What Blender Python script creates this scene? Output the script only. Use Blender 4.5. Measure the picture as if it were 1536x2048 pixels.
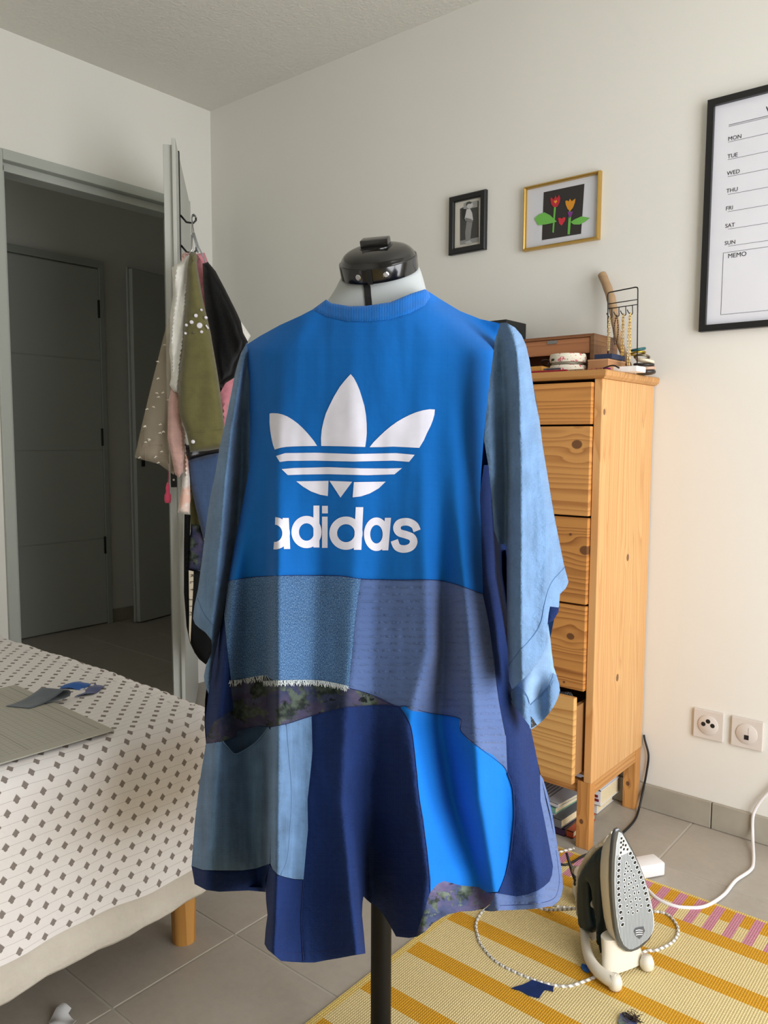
import bpy, bmesh, math, random
import numpy as np
from mathutils import Vector, Matrix
from mathutils.geometry import delaunay_2d_cdt
random.seed(7); np.random.seed(7)
for o in list(bpy.data.objects): bpy.data.objects.remove(o)
SC = bpy.context.scene; COL = SC.collection
PI = math.pi
# ------------------------------------------------------------------ camera, light, exposure
F = 1588.109; PITCH = math.radians(5.1735); YAW = math.radians(39.6354); ROLL = math.radians(.265)
CAM = np.array([2.85963, -2.26404, 1.0907])
_fw = np.array([-math.sin(YAW)*math.cos(PITCH), math.cos(YAW)*math.cos(PITCH), -math.sin(PITCH)])
_r0 = np.array([math.cos(YAW), math.sin(YAW), 0]); _u0 = np.cross(_r0, _fw)
_r = _r0*math.cos(ROLL)+_u0*math.sin(ROLL); _u = -_r0*math.sin(ROLL)+_u0*math.cos(ROLL)
cd = bpy.data.cameras.new('camera'); cam = bpy.data.objects.new('camera', cd); COL.objects.link(cam)
cd.sensor_fit = 'HORIZONTAL'; cd.sensor_width = 36; cd.lens = 36*F/1536; cd.clip_start = .02
cam.matrix_world = Matrix(((_r[0], _u[0], -_fw[0], CAM[0]), (_r[1], _u[1], -_fw[1], CAM[1]), (_r[2], _u[2], -_fw[2], CAM[2]), (0, 0, 0, 1)))
SC.camera = cam
SC.view_settings.view_transform = 'Standard'; SC.view_settings.look = 'None'
SC.view_settings.gamma = 1; SC.view_settings.use_curve_mapping = False
SC.view_settings.exposure = 0.0
w = bpy.data.worlds.new('sky'); SC.world = w; w.use_nodes = True
w.node_tree.nodes['Background'].inputs[0].default_value = (.75, .87, 1, 1)
w.node_tree.nodes['Background'].inputs[1].default_value = 1.6
RX, RY, RZ = 3.75, -3.35, 2.5           # room: x 0..RX, y RY..0, z 0..RZ
WIN = (-1.95, -.45, .04, 2.2)            # window in the wall at x = RX: y0, y1, z0, z1
ld = bpy.data.lights.new('window_daylight', 'AREA'); ld.shape = 'RECTANGLE'
ld.size = WIN[1]-WIN[0]-.1; ld.size_y = WIN[3]-WIN[2]-.1; ld.energy = 60; ld.color = (1, .99, 1)
lo = bpy.data.objects.new('window_daylight', ld); COL.objects.link(lo)
lo.location = (RX+.12, (WIN[0]+WIN[1])/2, (WIN[2]+WIN[3])/2); lo.rotation_euler = (PI/2, 0, PI/2)

l2 = bpy.data.lights.new('hall_fill', 'AREA'); l2.shape = 'RECTANGLE'; l2.size = .9; l2.size_y = 1.3; l2.energy = 2.6; l2.color = (.95, 1, .97)
l2o = bpy.data.objects.new('hall_fill', l2); COL.objects.link(l2o); l2o.location = (-.75, -2.12, 1.4); l2o.rotation_euler = (-PI/2, 0, PI)   # fill light added to brighten the dark hall; no window stands there
def at(px, py, D): return CAM+(_fw+_r*(px-768)/F-_u*(py-1024)/F)*D
def pl(px, py, ax, v):
    d = _fw+_r*(px-768)/F-_u*(py-1024)/F
    return CAM+d*((v-CAM[ax])/d[ax])
def fl(px, py, z=0.0): return pl(px, py, 2, z)

# ------------------------------------------------------------------ materials
def s2l(c): return tuple(((x/255)/12.92 if x/255 <= .04045 else ((x/255+.055)/1.055)**2.4) for x in c)+(1,)
class NT:
    def __init__(s, name, rough=.6, spec=.5):
        s.m = bpy.data.materials.new(name); s.m.use_nodes = True; s.t = s.m.node_tree; s.n = s.t.nodes
        s.b = s.n['Principled BSDF']; s.b.inputs['Roughness'].default_value = rough
        s.b.inputs['Specular IOR Level'].default_value = spec
    def L(s, a, b): s.t.links.new(a, b)
    def put(s, sock, v):
        if hasattr(v, 'is_linked') or isinstance(v, bpy.types.NodeSocket): s.L(v, sock)
        else: sock.default_value = v
    def math(s, op, a, b=0.0, c=0.0, clamp=False):
        n = s.n.new('ShaderNodeMath'); n.operation = op; n.use_clamp = clamp
        s.put(n.inputs[0], a); s.put(n.inputs[1], b); s.put(n.inputs[2], c); return n.outputs[0]
    def coord(s, which='Object', scale=(1, 1, 1), loc=(0, 0, 0), rot=(0, 0, 0)):
        c = s.n.new('ShaderNodeTexCoord'); m = s.n.new('ShaderNodeMapping')
        m.inputs['Scale'].default_value = scale; m.inputs['Location'].default_value = loc; m.inputs['Rotation'].default_value = rot
        s.L(c.outputs[which], m.inputs[0]); return m.outputs[0]
    def sep(s, v):
        n = s.n.new('ShaderNodeSeparateXYZ'); s.L(v, n.inputs[0]); return n.outputs
    def noise(s, v, scale, detail=3, rough=.5, out=0):
        n = s.n.new('ShaderNodeTexNoise'); s.L(v, n.inputs['Vector']); n.inputs['Scale'].default_value = scale
        n.inputs['Detail'].default_value = detail; n.inputs['Roughness'].default_value = rough; return n.outputs[out]
    def ramp(s, v, stops, mode='LINEAR'):
        n = s.n.new('ShaderNodeValToRGB'); s.L(v, n.inputs[0]); n.color_ramp.interpolation = mode
        e = n.color_ramp.elements
        while len(e) < len(stops): e.new(.5)
        for i, (p, c) in enumerate(stops): e[i].position = p; e[i].color = c if len(c) == 4 else s2l(c)
        return n.outputs[0]
    def mix(s, f, a, b, blend='MIX'):
        n = s.n.new('ShaderNodeMix'); n.data_type = 'RGBA'; n.blend_type = blend
        s.put(n.inputs[0], f); s.put(n.inputs[6], a); s.put(n.inputs[7], b); return n.outputs[2]
    def bump(s, h, strength=.3, dist=.001, prev=None):
        n = s.n.new('ShaderNodeBump'); n.inputs['Strength'].default_value = strength; n.inputs['Distance'].default_value = dist
        s.put(n.inputs['Height'], h)
        if prev: s.L(prev, n.inputs['Normal'])
        s.L(n.outputs[0], s.b.inputs['Normal']); return n.outputs[0]
    def col(s, v): s.put(s.b.inputs['Base Color'], v)

def plain(name, rgb, rough=.6, metal=0, spec=.5, var=.0, bump=0, bscale=400, vscale=8, coat=0):
    t = NT(name, rough, spec); t.b.inputs['Metallic'].default_value = metal
    if coat: t.b.inputs['Coat Weight'].default_value = coat
    if var:
        n = t.noise(t.coord(), vscale, 4)
        a = tuple(min(255, x*(1-var)) for x in rgb); b = tuple(min(255, x*(1+var)) for x in rgb)
        t.col(t.ramp(n, [(.3, a), (.7, b)]))
    else: t.col(s2l(rgb))
    if bump: t.bump(t.noise(t.coord(), bscale, 3), bump, .001)
    return t.m

def fabric(name, rgb, var=.08, weave=2200, wb=.25, slub=None, rough=.85, streak=None, sheen=.25, mottle=30, wr=(60, .25, .004)):
    """woven cloth: thread relief from two crossed waves, mottled dye, optional streaks along v"""
    t = NT(name, rough, .25); uv = t.coord('UV')
    x, y, _ = t.sep(uv)
    wv = t.math('ADD', t.math('SINE', t.math('MULTIPLY', x, weave)), t.math('SINE', t.math('MULTIPLY', y, weave)))
    n = t.noise(uv, mottle, 5, .6)
    f = n
    if streak:
        st = t.noise(t.coord('UV', scale=(1, streak[1], 1)), streak[0], 4, .6)
        f = t.math('ADD', t.math('MULTIPLY', n, .4), t.math('MULTIPLY', st, .6))
    a = tuple(x_*(1-var) for x_ in rgb); b = tuple(min(255, x_*(1+var)) for x_ in rgb)
    t.col(t.ramp(f, [(.35, a), (.65, b)]))
    t.b.inputs['Sheen Weight'].default_value = sheen; t.b.inputs['Sheen Roughness'].default_value = .5
    bn = t.bump(wv, wb, .0004)
    t.bump(t.noise(uv, wr[0], 4, .6), wr[1], wr[2], bn)
    return t

def pine(name, axis, cross, base=(214, 160, 98), dark=(166, 104, 52), knots=(), freq=34, loc=(0, 0, 0), staves=0, thin=.35):
    """pine: rings running along `axis`, counted along `cross`; knots = (axis pos, cross pos, radius) the grain flows round"""
    t = NT(name, .45, .4); P = t.coord('Object', loc=loc); s = t.sep(P)
    A, C = s['XYZ'.index(axis)], s['XYZ'.index(cross)]
    sc = [14, 14, 14]; sc['XYZ'.index(axis)] = 1.6
    wob = t.noise(t.coord('Object', scale=sc, loc=loc), 1, 3, .5)
    c = C
    dark_k = None
    for (ka, kc, kr) in knots:
        da = t.math('SUBTRACT', A, ka); dc = t.math('SUBTRACT', C, kc)
        d2 = t.math('ADD', t.math('MULTIPLY', t.math('POWER', da, 2), 1/(kr*2.8)**2), t.math('MULTIPLY', t.math('POWER', dc, 2), 1/(kr*2.4)**2))
        e = t.math('EXPONENT', t.math('MULTIPLY', d2, -1))
        c = t.math('SUBTRACT', c, t.math('MULTIPLY', t.math('MULTIPLY', dc, .97), e))
        r2 = t.math('ADD', t.math('MULTIPLY', t.math('POWER', da, 2), 1/(kr)**2), t.math('MULTIPLY', t.math('POWER', dc, 2), 1/(kr*.8)**2))
        r2 = t.math('ADD', r2, t.math('MULTIPLY', t.math('SUBTRACT', wob, .5), .8))
        k = t.math('SUBTRACT', 1.25, r2, clamp=True); k = t.math('MULTIPLY', k, 2.2, clamp=True)
        dark_k = k if dark_k is None else t.math('MAXIMUM', dark_k, k)
    stv = None
    if staves:
        stv = t.math('FLOOR', t.math('MULTIPLY', C, staves))
        wn = t.n.new('ShaderNodeTexWhiteNoise'); wn.noise_dimensions = '1D'; t.L(stv, wn.inputs['W'])
        c = t.math('ADD', c, wn.outputs[0])
        sc2 = [3, 3, 3]; sc2['XYZ'.index(axis)] = 1.1
        n2 = t.n.new('ShaderNodeTexNoise'); n2.noise_dimensions = '4D'; t.L(t.coord('Object', scale=sc2), n2.inputs['Vector'])
        t.L(t.math('MULTIPLY', stv, 3.7), n2.inputs['W']); n2.inputs['Scale'].default_value = 1.2; n2.inputs['Detail'].default_value = 1
        c = t.math('ADD', c, t.math('MULTIPLY', n2.outputs[0], .12))
    sv = [.5, .5, .5]; sv['XYZ'.index(cross)] = 18
    lowc = t.noise(t.coord('Object', scale=sv, loc=loc), 1, 2, .5)
    g = t.math('ADD', t.math('MULTIPLY', c, freq), t.math('ADD', t.math('MULTIPLY', wob, 1.6), t.math('MULTIPLY', lowc, 5.5)))
    fr = t.math('FRACT', g)
    line = t.ramp(fr, [(0, (0, 0, 0, 1)), (thin, (.12, .12, .12, 1)), (.82, (.75, .75, .75, 1)), (.9, (1, 1, 1, 1)), (1, (0, 0, 0, 1))])
    fine = t.noise(t.coord('Object', scale=[40 if a != axis else 2 for a in 'XYZ']), 6, 3, .6)
    col = t.mix(t.math('MULTIPLY', line, t.math('ADD', .35, t.math('MULTIPLY', t.noise(t.coord('Object', scale=sv, loc=(5, 5, 5)), 1.7, 2), 1.1)), clamp=True), s2l(base), s2l(dark))
    col = t.mix(t.math('MULTIPLY', fine, .35), col, s2l(tuple(x*.82 for x in base)))
    if stv is not None:
        col = t.mix(t.math('MULTIPLY', wn.outputs[0], .45), col, s2l((196, 134, 74)))
        edge = t.math('FRACT', t.math('MULTIPLY', C, staves))
        col = t.mix(t.math('MULTIPLY', t.math('LESS_THAN', edge, .025), .35), col, s2l((140, 88, 44)))
    if dark_k is not None: col = t.mix(t.math('MULTIPLY', dark_k, .85), col, s2l((84, 50, 30)))
    t.col(col); t.bump(line, .12, .0006); t.b.inputs['Coat Weight'].default_value = .15; t.b.inputs['Coat Roughness'].default_value = .35
    return t.m

# ------------------------------------------------------------------ geometry helpers
ORG = {}
def mk(name, V, Fc, mat, parent=None, smooth=False, uv=None, loc=None, sharp=None):
    me = bpy.data.meshes.new(name)
    base = np.array(ORG[parent.name]) if parent is not None else (np.array(loc) if loc is not None else np.zeros(3))
    V = [tuple(np.asarray(v, float)-base) for v in V]
    me.from_pydata(V, [], [tuple(f) for f in Fc])
    if uv is not None:
        l = me.uv_layers.new(name='UVMap')
        idx = np.empty(len(me.loops), dtype=np.int32); me.loops.foreach_get('vertex_index', idx)
        l.data.foreach_set('uv', np.asarray(uv, dtype=np.float32)[idx].ravel())
    if smooth:
        me.polygons.foreach_set('use_smooth', [True]*len(me.polygons))
        if sharp: me.set_sharp_from_angle(angle=math.radians(sharp))
    for m in (mat if isinstance(mat, (list, tuple)) else [mat]): me.materials.append(m)
    me.update()
    o = bpy.data.objects.new(name, me); COL.objects.link(o)
    if parent is not None: o.parent = parent
    o.location = (0, 0, 0) if parent is not None else tuple(base)
    ORG[o.name] = tuple(base)
    return o
def tag(o, label, cat, group=None, kind=None):
    o['label'] = label; o['category'] = cat
    if group: o['group'] = group
    if kind: o['kind'] = kind
    return o
def thing(name, label, cat, loc, group=None):
    o = bpy.data.objects.new(name, None); COL.objects.link(o); o.location = tuple(loc); o.empty_display_size = .05
    ORG[o.name] = tuple(loc); return tag(o, label, cat, group)
def struct(o): o['kind'] = 'structure'; return o
def join(*parts):
    V, Fc = [], []
    for v, f in parts:
        n = len(V); V += [tuple(x) for x in v]; Fc += [tuple(i+n for i in q) for q in f]
    return V, Fc
def box(x0, x1, y0, y1, z0, z1, bev=0, seg=2):
    V = [(x, y, z) for x in (x0, x1) for y in (y0, y1) for z in (z0, z1)]
    Fc = [(0, 1, 3, 2), (4, 6, 7, 5), (0, 4, 5, 1), (2, 3, 7, 6), (0, 2, 6, 4), (1, 5, 7, 3)]
    return bevel(V, Fc, bev, seg) if bev else (V, Fc)
def bevel(V, Fc, w, seg=2):
    bm = bmesh.new(); vs = [bm.verts.new(v) for v in V]
    for f in Fc: bm.faces.new([vs[i] for i in f])
    bmesh.ops.bevel(bm, geom=list(bm.edges)+list(bm.verts), offset=w, segments=seg, affect='EDGES', profile=.5, clamp_overlap=True)
    bm.verts.index_update(); V2 = [tuple(v.co) for v in bm.verts]; F2 = [tuple(v.index for v in f.verts) for f in bm.faces]
    bm.free(); return V2, F2
def frame3(p, a, b, n): return lambda x, y, z: tuple(np.array(p)+np.array(a)*x+np.array(b)*y+np.array(n)*z)
def xf(VF, fn): return [fn(*v) for v in VF[0]], VF[1]
def tube(path, r, seg=8, closed=False, cap=True):
    P = [np.array(p, float) for p in path]; n = len(P); V, Fc = [], []
    R = r if isinstance(r, (list, tuple)) else [r]*n
    up = None
    for i, p in enumerate(P):
        t = (P[(i+1) % n]-P[i-1]) if closed or 0 < i < n-1 else (P[1]-P[0] if i == 0 else P[-1]-P[-2])
        t = t/(np.linalg.norm(t)+1e-12)
        if up is None:
            h = np.array([0, 0, 1.]) if abs(t[2]) < .9 else np.array([1., 0, 0]); up = np.cross(np.cross(t, h), t)
        up = up-t*(up@t); up /= (np.linalg.norm(up)+1e-12); s = np.cross(t, up)
        for k in range(seg):
            a = 2*PI*k/seg; V.append(p+R[i]*(math.cos(a)*up+math.sin(a)*s))
    m = n if closed else n-1
    for i in range(m):
        for k in range(seg):
            a, b = i*seg+k, i*seg+(k+1) % seg; c, d = ((i+1) % n)*seg+(k+1) % seg, ((i+1) % n)*seg+k
            Fc.append((a, b, c, d))
    if cap and not closed: Fc += [tuple(range(seg))[::-1], tuple((n-1)*seg+k for k in range(seg))]
    return V, Fc
def spline(P, n=8, closed=False):
    P = [np.array(p, float) for p in P]; out = []; N = len(P)
    for i in range(N if closed else N-1):
        p0 = P[i-1] if (closed or i > 0) else P[0]; p1 = P[i]; p2 = P[(i+1) % N]; p3 = P[(i+2) % N] if (closed or i+2 < N) else P[-1]
        for k in range(n):
            t = k/n; out.append(.5*((2*p1)+(p2-p0)*t+(2*p0-5*p1+4*p2-p3)*t*t+(3*p1-p0-3*p2+p3)*t**3))
    if not closed: out.append(P[-1])
    return out
def loft(rings, closed_ring=True, cap=True):
    V, Fc = [], []; n = len(rings[0])
    for r in rings: V += [tuple(p) for p in r]
    for i in range(len(rings)-1):
        for k in range(n if closed_ring else n-1):
            a, b = i*n+k, i*n+(k+1) % n; Fc.append((a, b, b+n, a+n))
    if cap: Fc += [tuple(range(n))[::-1], tuple((len(rings)-1)*n+k for k in range(n))]
    return V, Fc
def ell(c, a, b, ra, rb, n=32, off=0):
    c, a, b = map(lambda q: np.array(q, float), (c, a, b))
    return [c+a*ra*math.cos(off+2*PI*k/n)+b*rb*math.sin(off+2*PI*k/n) for k in range(n)]
def cyl(p0, p1, r0, r1=None, n=20): return tube([p0, p1], [r0, r1 if r1 is not None else r0], n)
def prism(poly, fn, h0, h1):
    n = len(poly); V = [fn(x, y, h0) for x, y in poly]+[fn(x, y, h1) for x, y in poly]
    return V, [tuple(range(n))[::-1], tuple(range(n, 2*n))]+[(i, (i+1) % n, (i+1) % n+n, i+n) for i in range(n)]
def text_mesh(s, size, extr=0.0002, bold=False):
    cu = bpy.data.curves.new('t', 'FONT'); cu.body = s; cu.size = size; cu.extrude = extr; cu.resolution_u = 3
    if bold: cu.offset = size*.018
    o = bpy.data.objects.new('t', cu); COL.objects.link(o); dg = bpy.context.evaluated_depsgraph_get()
    me = o.evaluated_get(dg).to_mesh(); V = [tuple(v.co) for v in me.vertices]; Fc = [tuple(p.vertices) for p in me.polygons]
    o.evaluated_get(dg).to_mesh_clear(); bpy.data.objects.remove(o); bpy.data.curves.remove(cu); return V, Fc

# ---- cloth cut to outlines, lying on a modelled depth relief
def dens(poly, step, closed=True):
    out = []; n = len(poly)
    for i in range(n if closed else n-1):
        a, b = np.array(poly[i], float), np.array(poly[(i+1) % n], float); k = max(1, int(np.linalg.norm(b-a)/step))
        out += [a+(b-a)*j/k for j in range(k)]
    if not closed: out.append(np.array(poly[-1], float))
    return np.array(out)
def inside(P, poly):
    x, y = P[:, 0], P[:, 1]; c = np.zeros(len(P), bool); n = len(poly)
    for i in range(n):
        x0, y0 = poly[i]; x1, y1 = poly[(i+1) % n]
        if y0 == y1: continue
        c ^= ((y0 > y) != (y1 > y)) & (x < (x1-x0)*(y-y0)/(y1-y0)+x0)
    return c
def bdist(P, poly):
    d = np.full(len(P), 1e9); n = len(poly)
    for i in range(n):
        a = np.array(poly[i], float); b = np.array(poly[(i+1) % n], float); ab = b-a
        t = np.clip(((P-a)@ab)/(ab@ab+1e-12), 0, 1); d = np.minimum(d, np.linalg.norm(P-(a+t[:, None]*ab), axis=1))
    return d
def smoothpoly(poly, n=4): return [tuple(p) for p in spline([(x, y, 0) for x, y in poly], n, True)]
def cdt(poly, step):
    B = dens(poly, step); B = B+np.random.uniform(-1e-3, 1e-3, B.shape)
    lo, hi = B.min(0), B.max(0)
    gx, gy = np.meshgrid(np.arange(lo[0], hi[0], step), np.arange(lo[1], hi[1], step*.87)); gx = gx+(np.arange(gx.shape[0]) % 2)[:, None]*step/2
    G = np.stack([gx.ravel(), gy.ravel()], 1); G = G[inside(G, B)]
    if len(G): G = G[bdist(G, B) > step*.45]
    P = np.concatenate([B, G]) if len(G) else B
    nb = len(B)
    v, e, f, *_ = delaunay_2d_cdt([Vector(p) for p in P], [], [list(range(nb))], 1, 1e-6)
    v = np.array([tuple(q) for q in v]); return v, [tuple(q) for q in f], nb
class Relief:
    """depth relief interpolated between fold lines: rows (y), tracks [(x at each row), (depth at each row)]"""
    def __init__(s, x0, x1, y0, y1, rows, tracks, blur=6, tilt=None, amp=.0012, noise=(26, 90), step=3, sharp=0.0, soft=(0, 1)):
        s.x0, s.y0, s.st = x0, y0, step
        X = np.arange(x0, x1, step); Y = np.arange(y0, y1, step); s.A = np.zeros((len(Y), len(X)))
        tx = np.array([np.interp(Y, rows, t[0]) for t in tracks]); td = np.array([np.interp(Y, rows, t[1]) for t in tracks])
        for j in range(len(Y)):
            o = np.argsort(tx[:, j], kind='stable'); s.A[j] = np.interp(X, tx[o, j], td[o, j])
        s.A = s._blur(s.A, blur/step)
        if sharp: s.A += (sharp*np.interp(Y, soft, [.15, 1]))[:, None]*(s.A-s._blur(s.A, 45/step))
        if tilt is not None: s.A += np.interp(Y, tilt[0], tilt[1])[:, None]*(X[None]-750)
        rng = np.random.RandomState(3)
        for sx, sy, a in ((noise[0], noise[1], amp), (noise[0]*.45, noise[1]*.4, amp*.35)):
            N = s._blur(rng.randn(len(Y), len(X)), sx/step, sy/step); s.A += N/N.std()*a
    @staticmethod
    def _blur(A, sx, sy=None):
        sy = sx if sy is None else sy
        def k1(sg): r = int(3*sg)+1; k = np.exp(-.5*(np.arange(-r, r+1)/max(sg, .01))**2); return k/k.sum(), r
        k, r = k1(sx); A = np.apply_along_axis(lambda v: np.convolve(np.pad(v, r, 'edge'), k, 'valid'), 1, A)
        k, r = k1(sy); return np.apply_along_axis(lambda v: np.convolve(np.pad(v, r, 'edge'), k, 'valid'), 0, A)
    def __call__(s, P):
        P = np.atleast_2d(P); x = np.clip((P[:, 0]-s.x0)/s.st, 0, s.A.shape[1]-1.01); y = np.clip((P[:, 1]-s.y0)/s.st, 0, s.A.shape[0]-1.01)
        i, j = x.astype(int), y.astype(int); u, v = x-i, y-j; A = s.A
        return A[j, i]*(1-u)*(1-v)+A[j, i+1]*u*(1-v)+A[j+1, i]*(1-u)*v+A[j+1, i+1]*u*v
def unproj(P, D):
    P = np.atleast_2d(P); d = _fw[None]+_r[None]*((P[:, 0:1]-768)/F)-_u[None]*((P[:, 1:2]-1024)/F); return CAM[None]+d*np.asarray(D).reshape(-1, 1)
def sheet(name, poly, rel, mat, parent=None, step=5, off=0.0, groove=.0016, thick=0.0, uvs=1250., **k):
    """one fabric piece: front face on the relief, optional back face `thick` behind"""
    v, f, nb = cdt(poly, step); D = rel(v)+off
    bd = bdist(v, poly); D = D+groove*np.exp(-(bd/3.0)**2)
    V = unproj(v, D); uv = v/uvs*np.array([1, -1]); Fc = list(f)
    # orient towards camera
    a, b, c = (V[list(q)] for q in zip(*Fc)); n = np.cross(b-a, c-a); flip = (n*(a-CAM)).sum(1) > 0
    Fc = [q[::-1] if fl_ else q for q, fl_ in zip(Fc, flip)]
    if thick:
        n0 = len(V); bt = bdist(v, poly); V2 = unproj(v, D+np.minimum(thick, .0006+bt*thick/6))
        V = np.concatenate([V, V2]); uv = np.concatenate([uv, uv]); Fc += [tuple(i+n0 for i in q[::-1]) for q in Fc]
        ed = {}
        for q in Fc[:len(f)]:
            for i in range(3):
                e = (q[i], q[(i+1) % 3]); ed[e] = ed.get(e, 0)+1
        Fc += [(b_, a_, a_+n0, b_+n0) for (a_, b_) in ed if (b_, a_) not in ed]
    return mk(name, V, Fc, mat, parent, smooth=True, uv=uv, sharp=60 if thick else None, **k)
def pillow(name, poly, D0, bulge, mat, parent=None, step=7, ripple=.006, lam=16, slope=(0, 0), thick=.01, edge=14, ph=0, uvs=600., dirx=0.0, **k):
    c = np.mean(np.array(poly), 0)
    def rel(P):
        P = np.atleast_2d(P); e = np.clip(bdist(P, poly)/edge, 0, 1); e = np.sqrt(1-(1-e)**2)
        rp = np.sin((P[:, 0]+dirx*P[:, 1])/lam+ph+.6*np.sin(P[:, 1]/70+ph))+.5*np.sin((P[:, 0]+dirx*P[:, 1])/lam*2.3+1.3+P[:, 1]/50)
        return D0-bulge*e+rp*ripple*e+slope[0]*(P[:, 0]-c[0])+slope[1]*(P[:, 1]-c[1])
    return sheet(name, poly, rel, mat, parent, step, groove=0, thick=thick, uvs=uvs, **k)
def line_on(pts, rel, r, off=-.0008, step=6, seg=6):
    P = dens([p[:2] for p in spline([(x, y, 0) for x, y in pts], 5)], step, False); V = unproj(P, rel(P)+off); return tube(list(V), r, seg)
def zz(ox, oy, s, pts): return [(ox+x/s, oy+y/s) for x, y in pts]

# ------------------------------------------------------------------ setting
def wallmat(name, rgb, b=.12):
    t = NT(name, .9, .2); P = t.coord(); t.col(t.ramp(t.noise(P, 1.3, 3), [(.35, tuple(x*.985 for x in rgb)), (.65, rgb)]))
    t.bump(t.noise(P, 260, 3, .6), b, .0015); return t.m
m_wall = wallmat('wall_paint', (229, 227, 219)); m_ceil = wallmat('ceiling_orange_peel', (228, 227, 220), .0)
t = NT('ceiling_paint', .92, .2); P = t.coord(); t.col(s2l((219, 217, 208)))
vr = t.noise(P, 85, 4, .55); t.bump(vr, .55, .006); m_ceil = t.m
m_base = plain('grey_skirting_tile', (164, 157, 142), .5, var=.05, bump=.1)
m_grout = plain('grout', (178, 172, 160), .9, bump=.2)
t = NT('porcelain_tile', .42, .4); P = t.coord(); n = t.noise(P, 5, 6, .65); n2 = t.noise(P, 60, 4, .6)
inf = t.n.new('ShaderNodeObjectInfo'); f = t.math('ADD', t.math('MULTIPLY', n, .7), t.math('MULTIPLY', n2, .3)); f = t.math('ADD', f, t.math('MULTIPLY', t.math('SUBTRACT', inf.outputs['Random'], .5), .08))
t.col(t.ramp(f, [(.3, (158, 150, 138)), (.7, (176, 168, 156))])); t.bump(n2, .08, .001); m_tile = t.m
m_door = plain('grey_door_lacquer', (186, 188, 181), .38, bump=.04, bscale=90)
m_frame = plain('grey_frame_paint', (172, 176, 168), .35)
m_black = plain('black_metal', (14, 14, 15), .4); m_chrome = plain('chrome', (190, 190, 190), .2, metal=1)

T = .1
struct(mk('ceiling', *box(-1.5, RX+.2, RY-.1, 1.6, RZ, RZ+.1), m_ceil))
fl_o = struct(mk('floor', *box(-1.5, RX+.2, RY-.1, 1.6, -.06, -.0016), m_grout))
tm = {}
xs = [-1.5]+[.348+.6*k for k in range(-3, 6)]+[RX+.1]; xs = sorted(set(round(x, 4) for x in xs if -1.5 <= x <= RX+.1))
ys = [round(-.29+.3*k, 3) for k in range(-10, 7)]; ys = [RY-.05]+[y for y in ys if y > RY]+[1.6]; 
for i in range(len(xs)-1):
    for j in range(len(ys)-1):
        x0, x1, y0, y1 = xs[i]+.0022, xs[i+1]-.0022, ys[j]+.0022, ys[j+1]-.0022
        key = (round(x1-x0, 3), round(y1-y0, 3))
        if key[0] < .03 or key[1] < .03 or (x0 > 0 and y0 > .02): continue
        if key not in tm:
            o = mk('floor_tile', *box(0, x1-x0, 0, y1-y0, -.012, 0, .0012, 1), m_tile, fl_o); tm[key] = o
        else: o = bpy.data.objects.new('floor_tile', tm[key].data); COL.objects.link(o); o.parent = fl_o
        o.location = (x0, y0, 0)
struct(mk('wall_back', *box(-.0, RX+.1, 0, .1, 0, RZ), m_wall))
DY0, DY1, DZ = -.905, -.165, 2.05      # doorway in the left wall
struct(mk('wall_left', *join(box(-T, 0, RY, DY0-.03, 0, RZ), box(-T, 0, DY1+.03, .0, 0, RZ), box(-T, 0, DY0-.03, DY1+.03, DZ+.03, RZ)), m_wall))
struct(mk('wall_front', *box(-T, RX+.1, RY-.1, RY, 0, RZ), m_wall))
struct(mk('wall_right', *join(box(RX, RX+.2, RY, WIN[0], 0, RZ), box(RX, RX+.2, WIN[1], 0, 0, RZ), box(RX, RX+.2, WIN[0], WIN[1], 0, WIN[2]), box(RX, RX+.2, WIN[0], WIN[1], WIN[3], RZ)), m_wall))
m_pvc = plain('white_window_frame', (235, 235, 235), .35)
wf = struct(mk('window_1', *join(*[box(RX+.04, RX+.09, a, b, c, d) for a, b, c, d in ((WIN[0], WIN[0]+.05, WIN[2], WIN[3]), (WIN[1]-.05, WIN[1], WIN[2], WIN[3]), (WIN[0], WIN[1], WIN[2], WIN[2]+.05), (WIN[0], WIN[1], WIN[3]-.05, WIN[3]), (-1.23, -1.17, WIN[2], WIN[3]))]), m_pvc))
# hall beyond the door
struct(mk('wall_hall', *box(-1.48, -1.38, RY, 1.6, 0, RZ), m_wall))
struct(mk('wall_hall_end', *box(-1.5, -T, 1.5, 1.6, 0, RZ), m_wall)); struct(mk('wall_hall_near', *box(-1.5, -T, -2.3, -2.2, 0, RZ), m_wall))
struct(mk('wall_hall_inner', *box(-T, -.0, 0, 1.5, 0, RZ), m_wall))
struct(mk('baseboard_hall', *box(-1.38, -1.368, .29, 1.5, 0, .075, .002), m_base))
bb = struct(mk('baseboard_back', *box(.0, .002, -.012, -.001, 0, .01), m_base))
px_ = .1
for k, (a, b) in enumerate([(.02, .146), (.15, .746), (.75, 1.346), (1.35, 1.946), (1.95, 2.197), (2.2, 2.797), (2.8, 3.397), (3.4, 3.74)]):
    mk('skirting_tile', *box(a, b, -.012, 0, .001, .076, .0015), m_base, bb)
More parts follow.
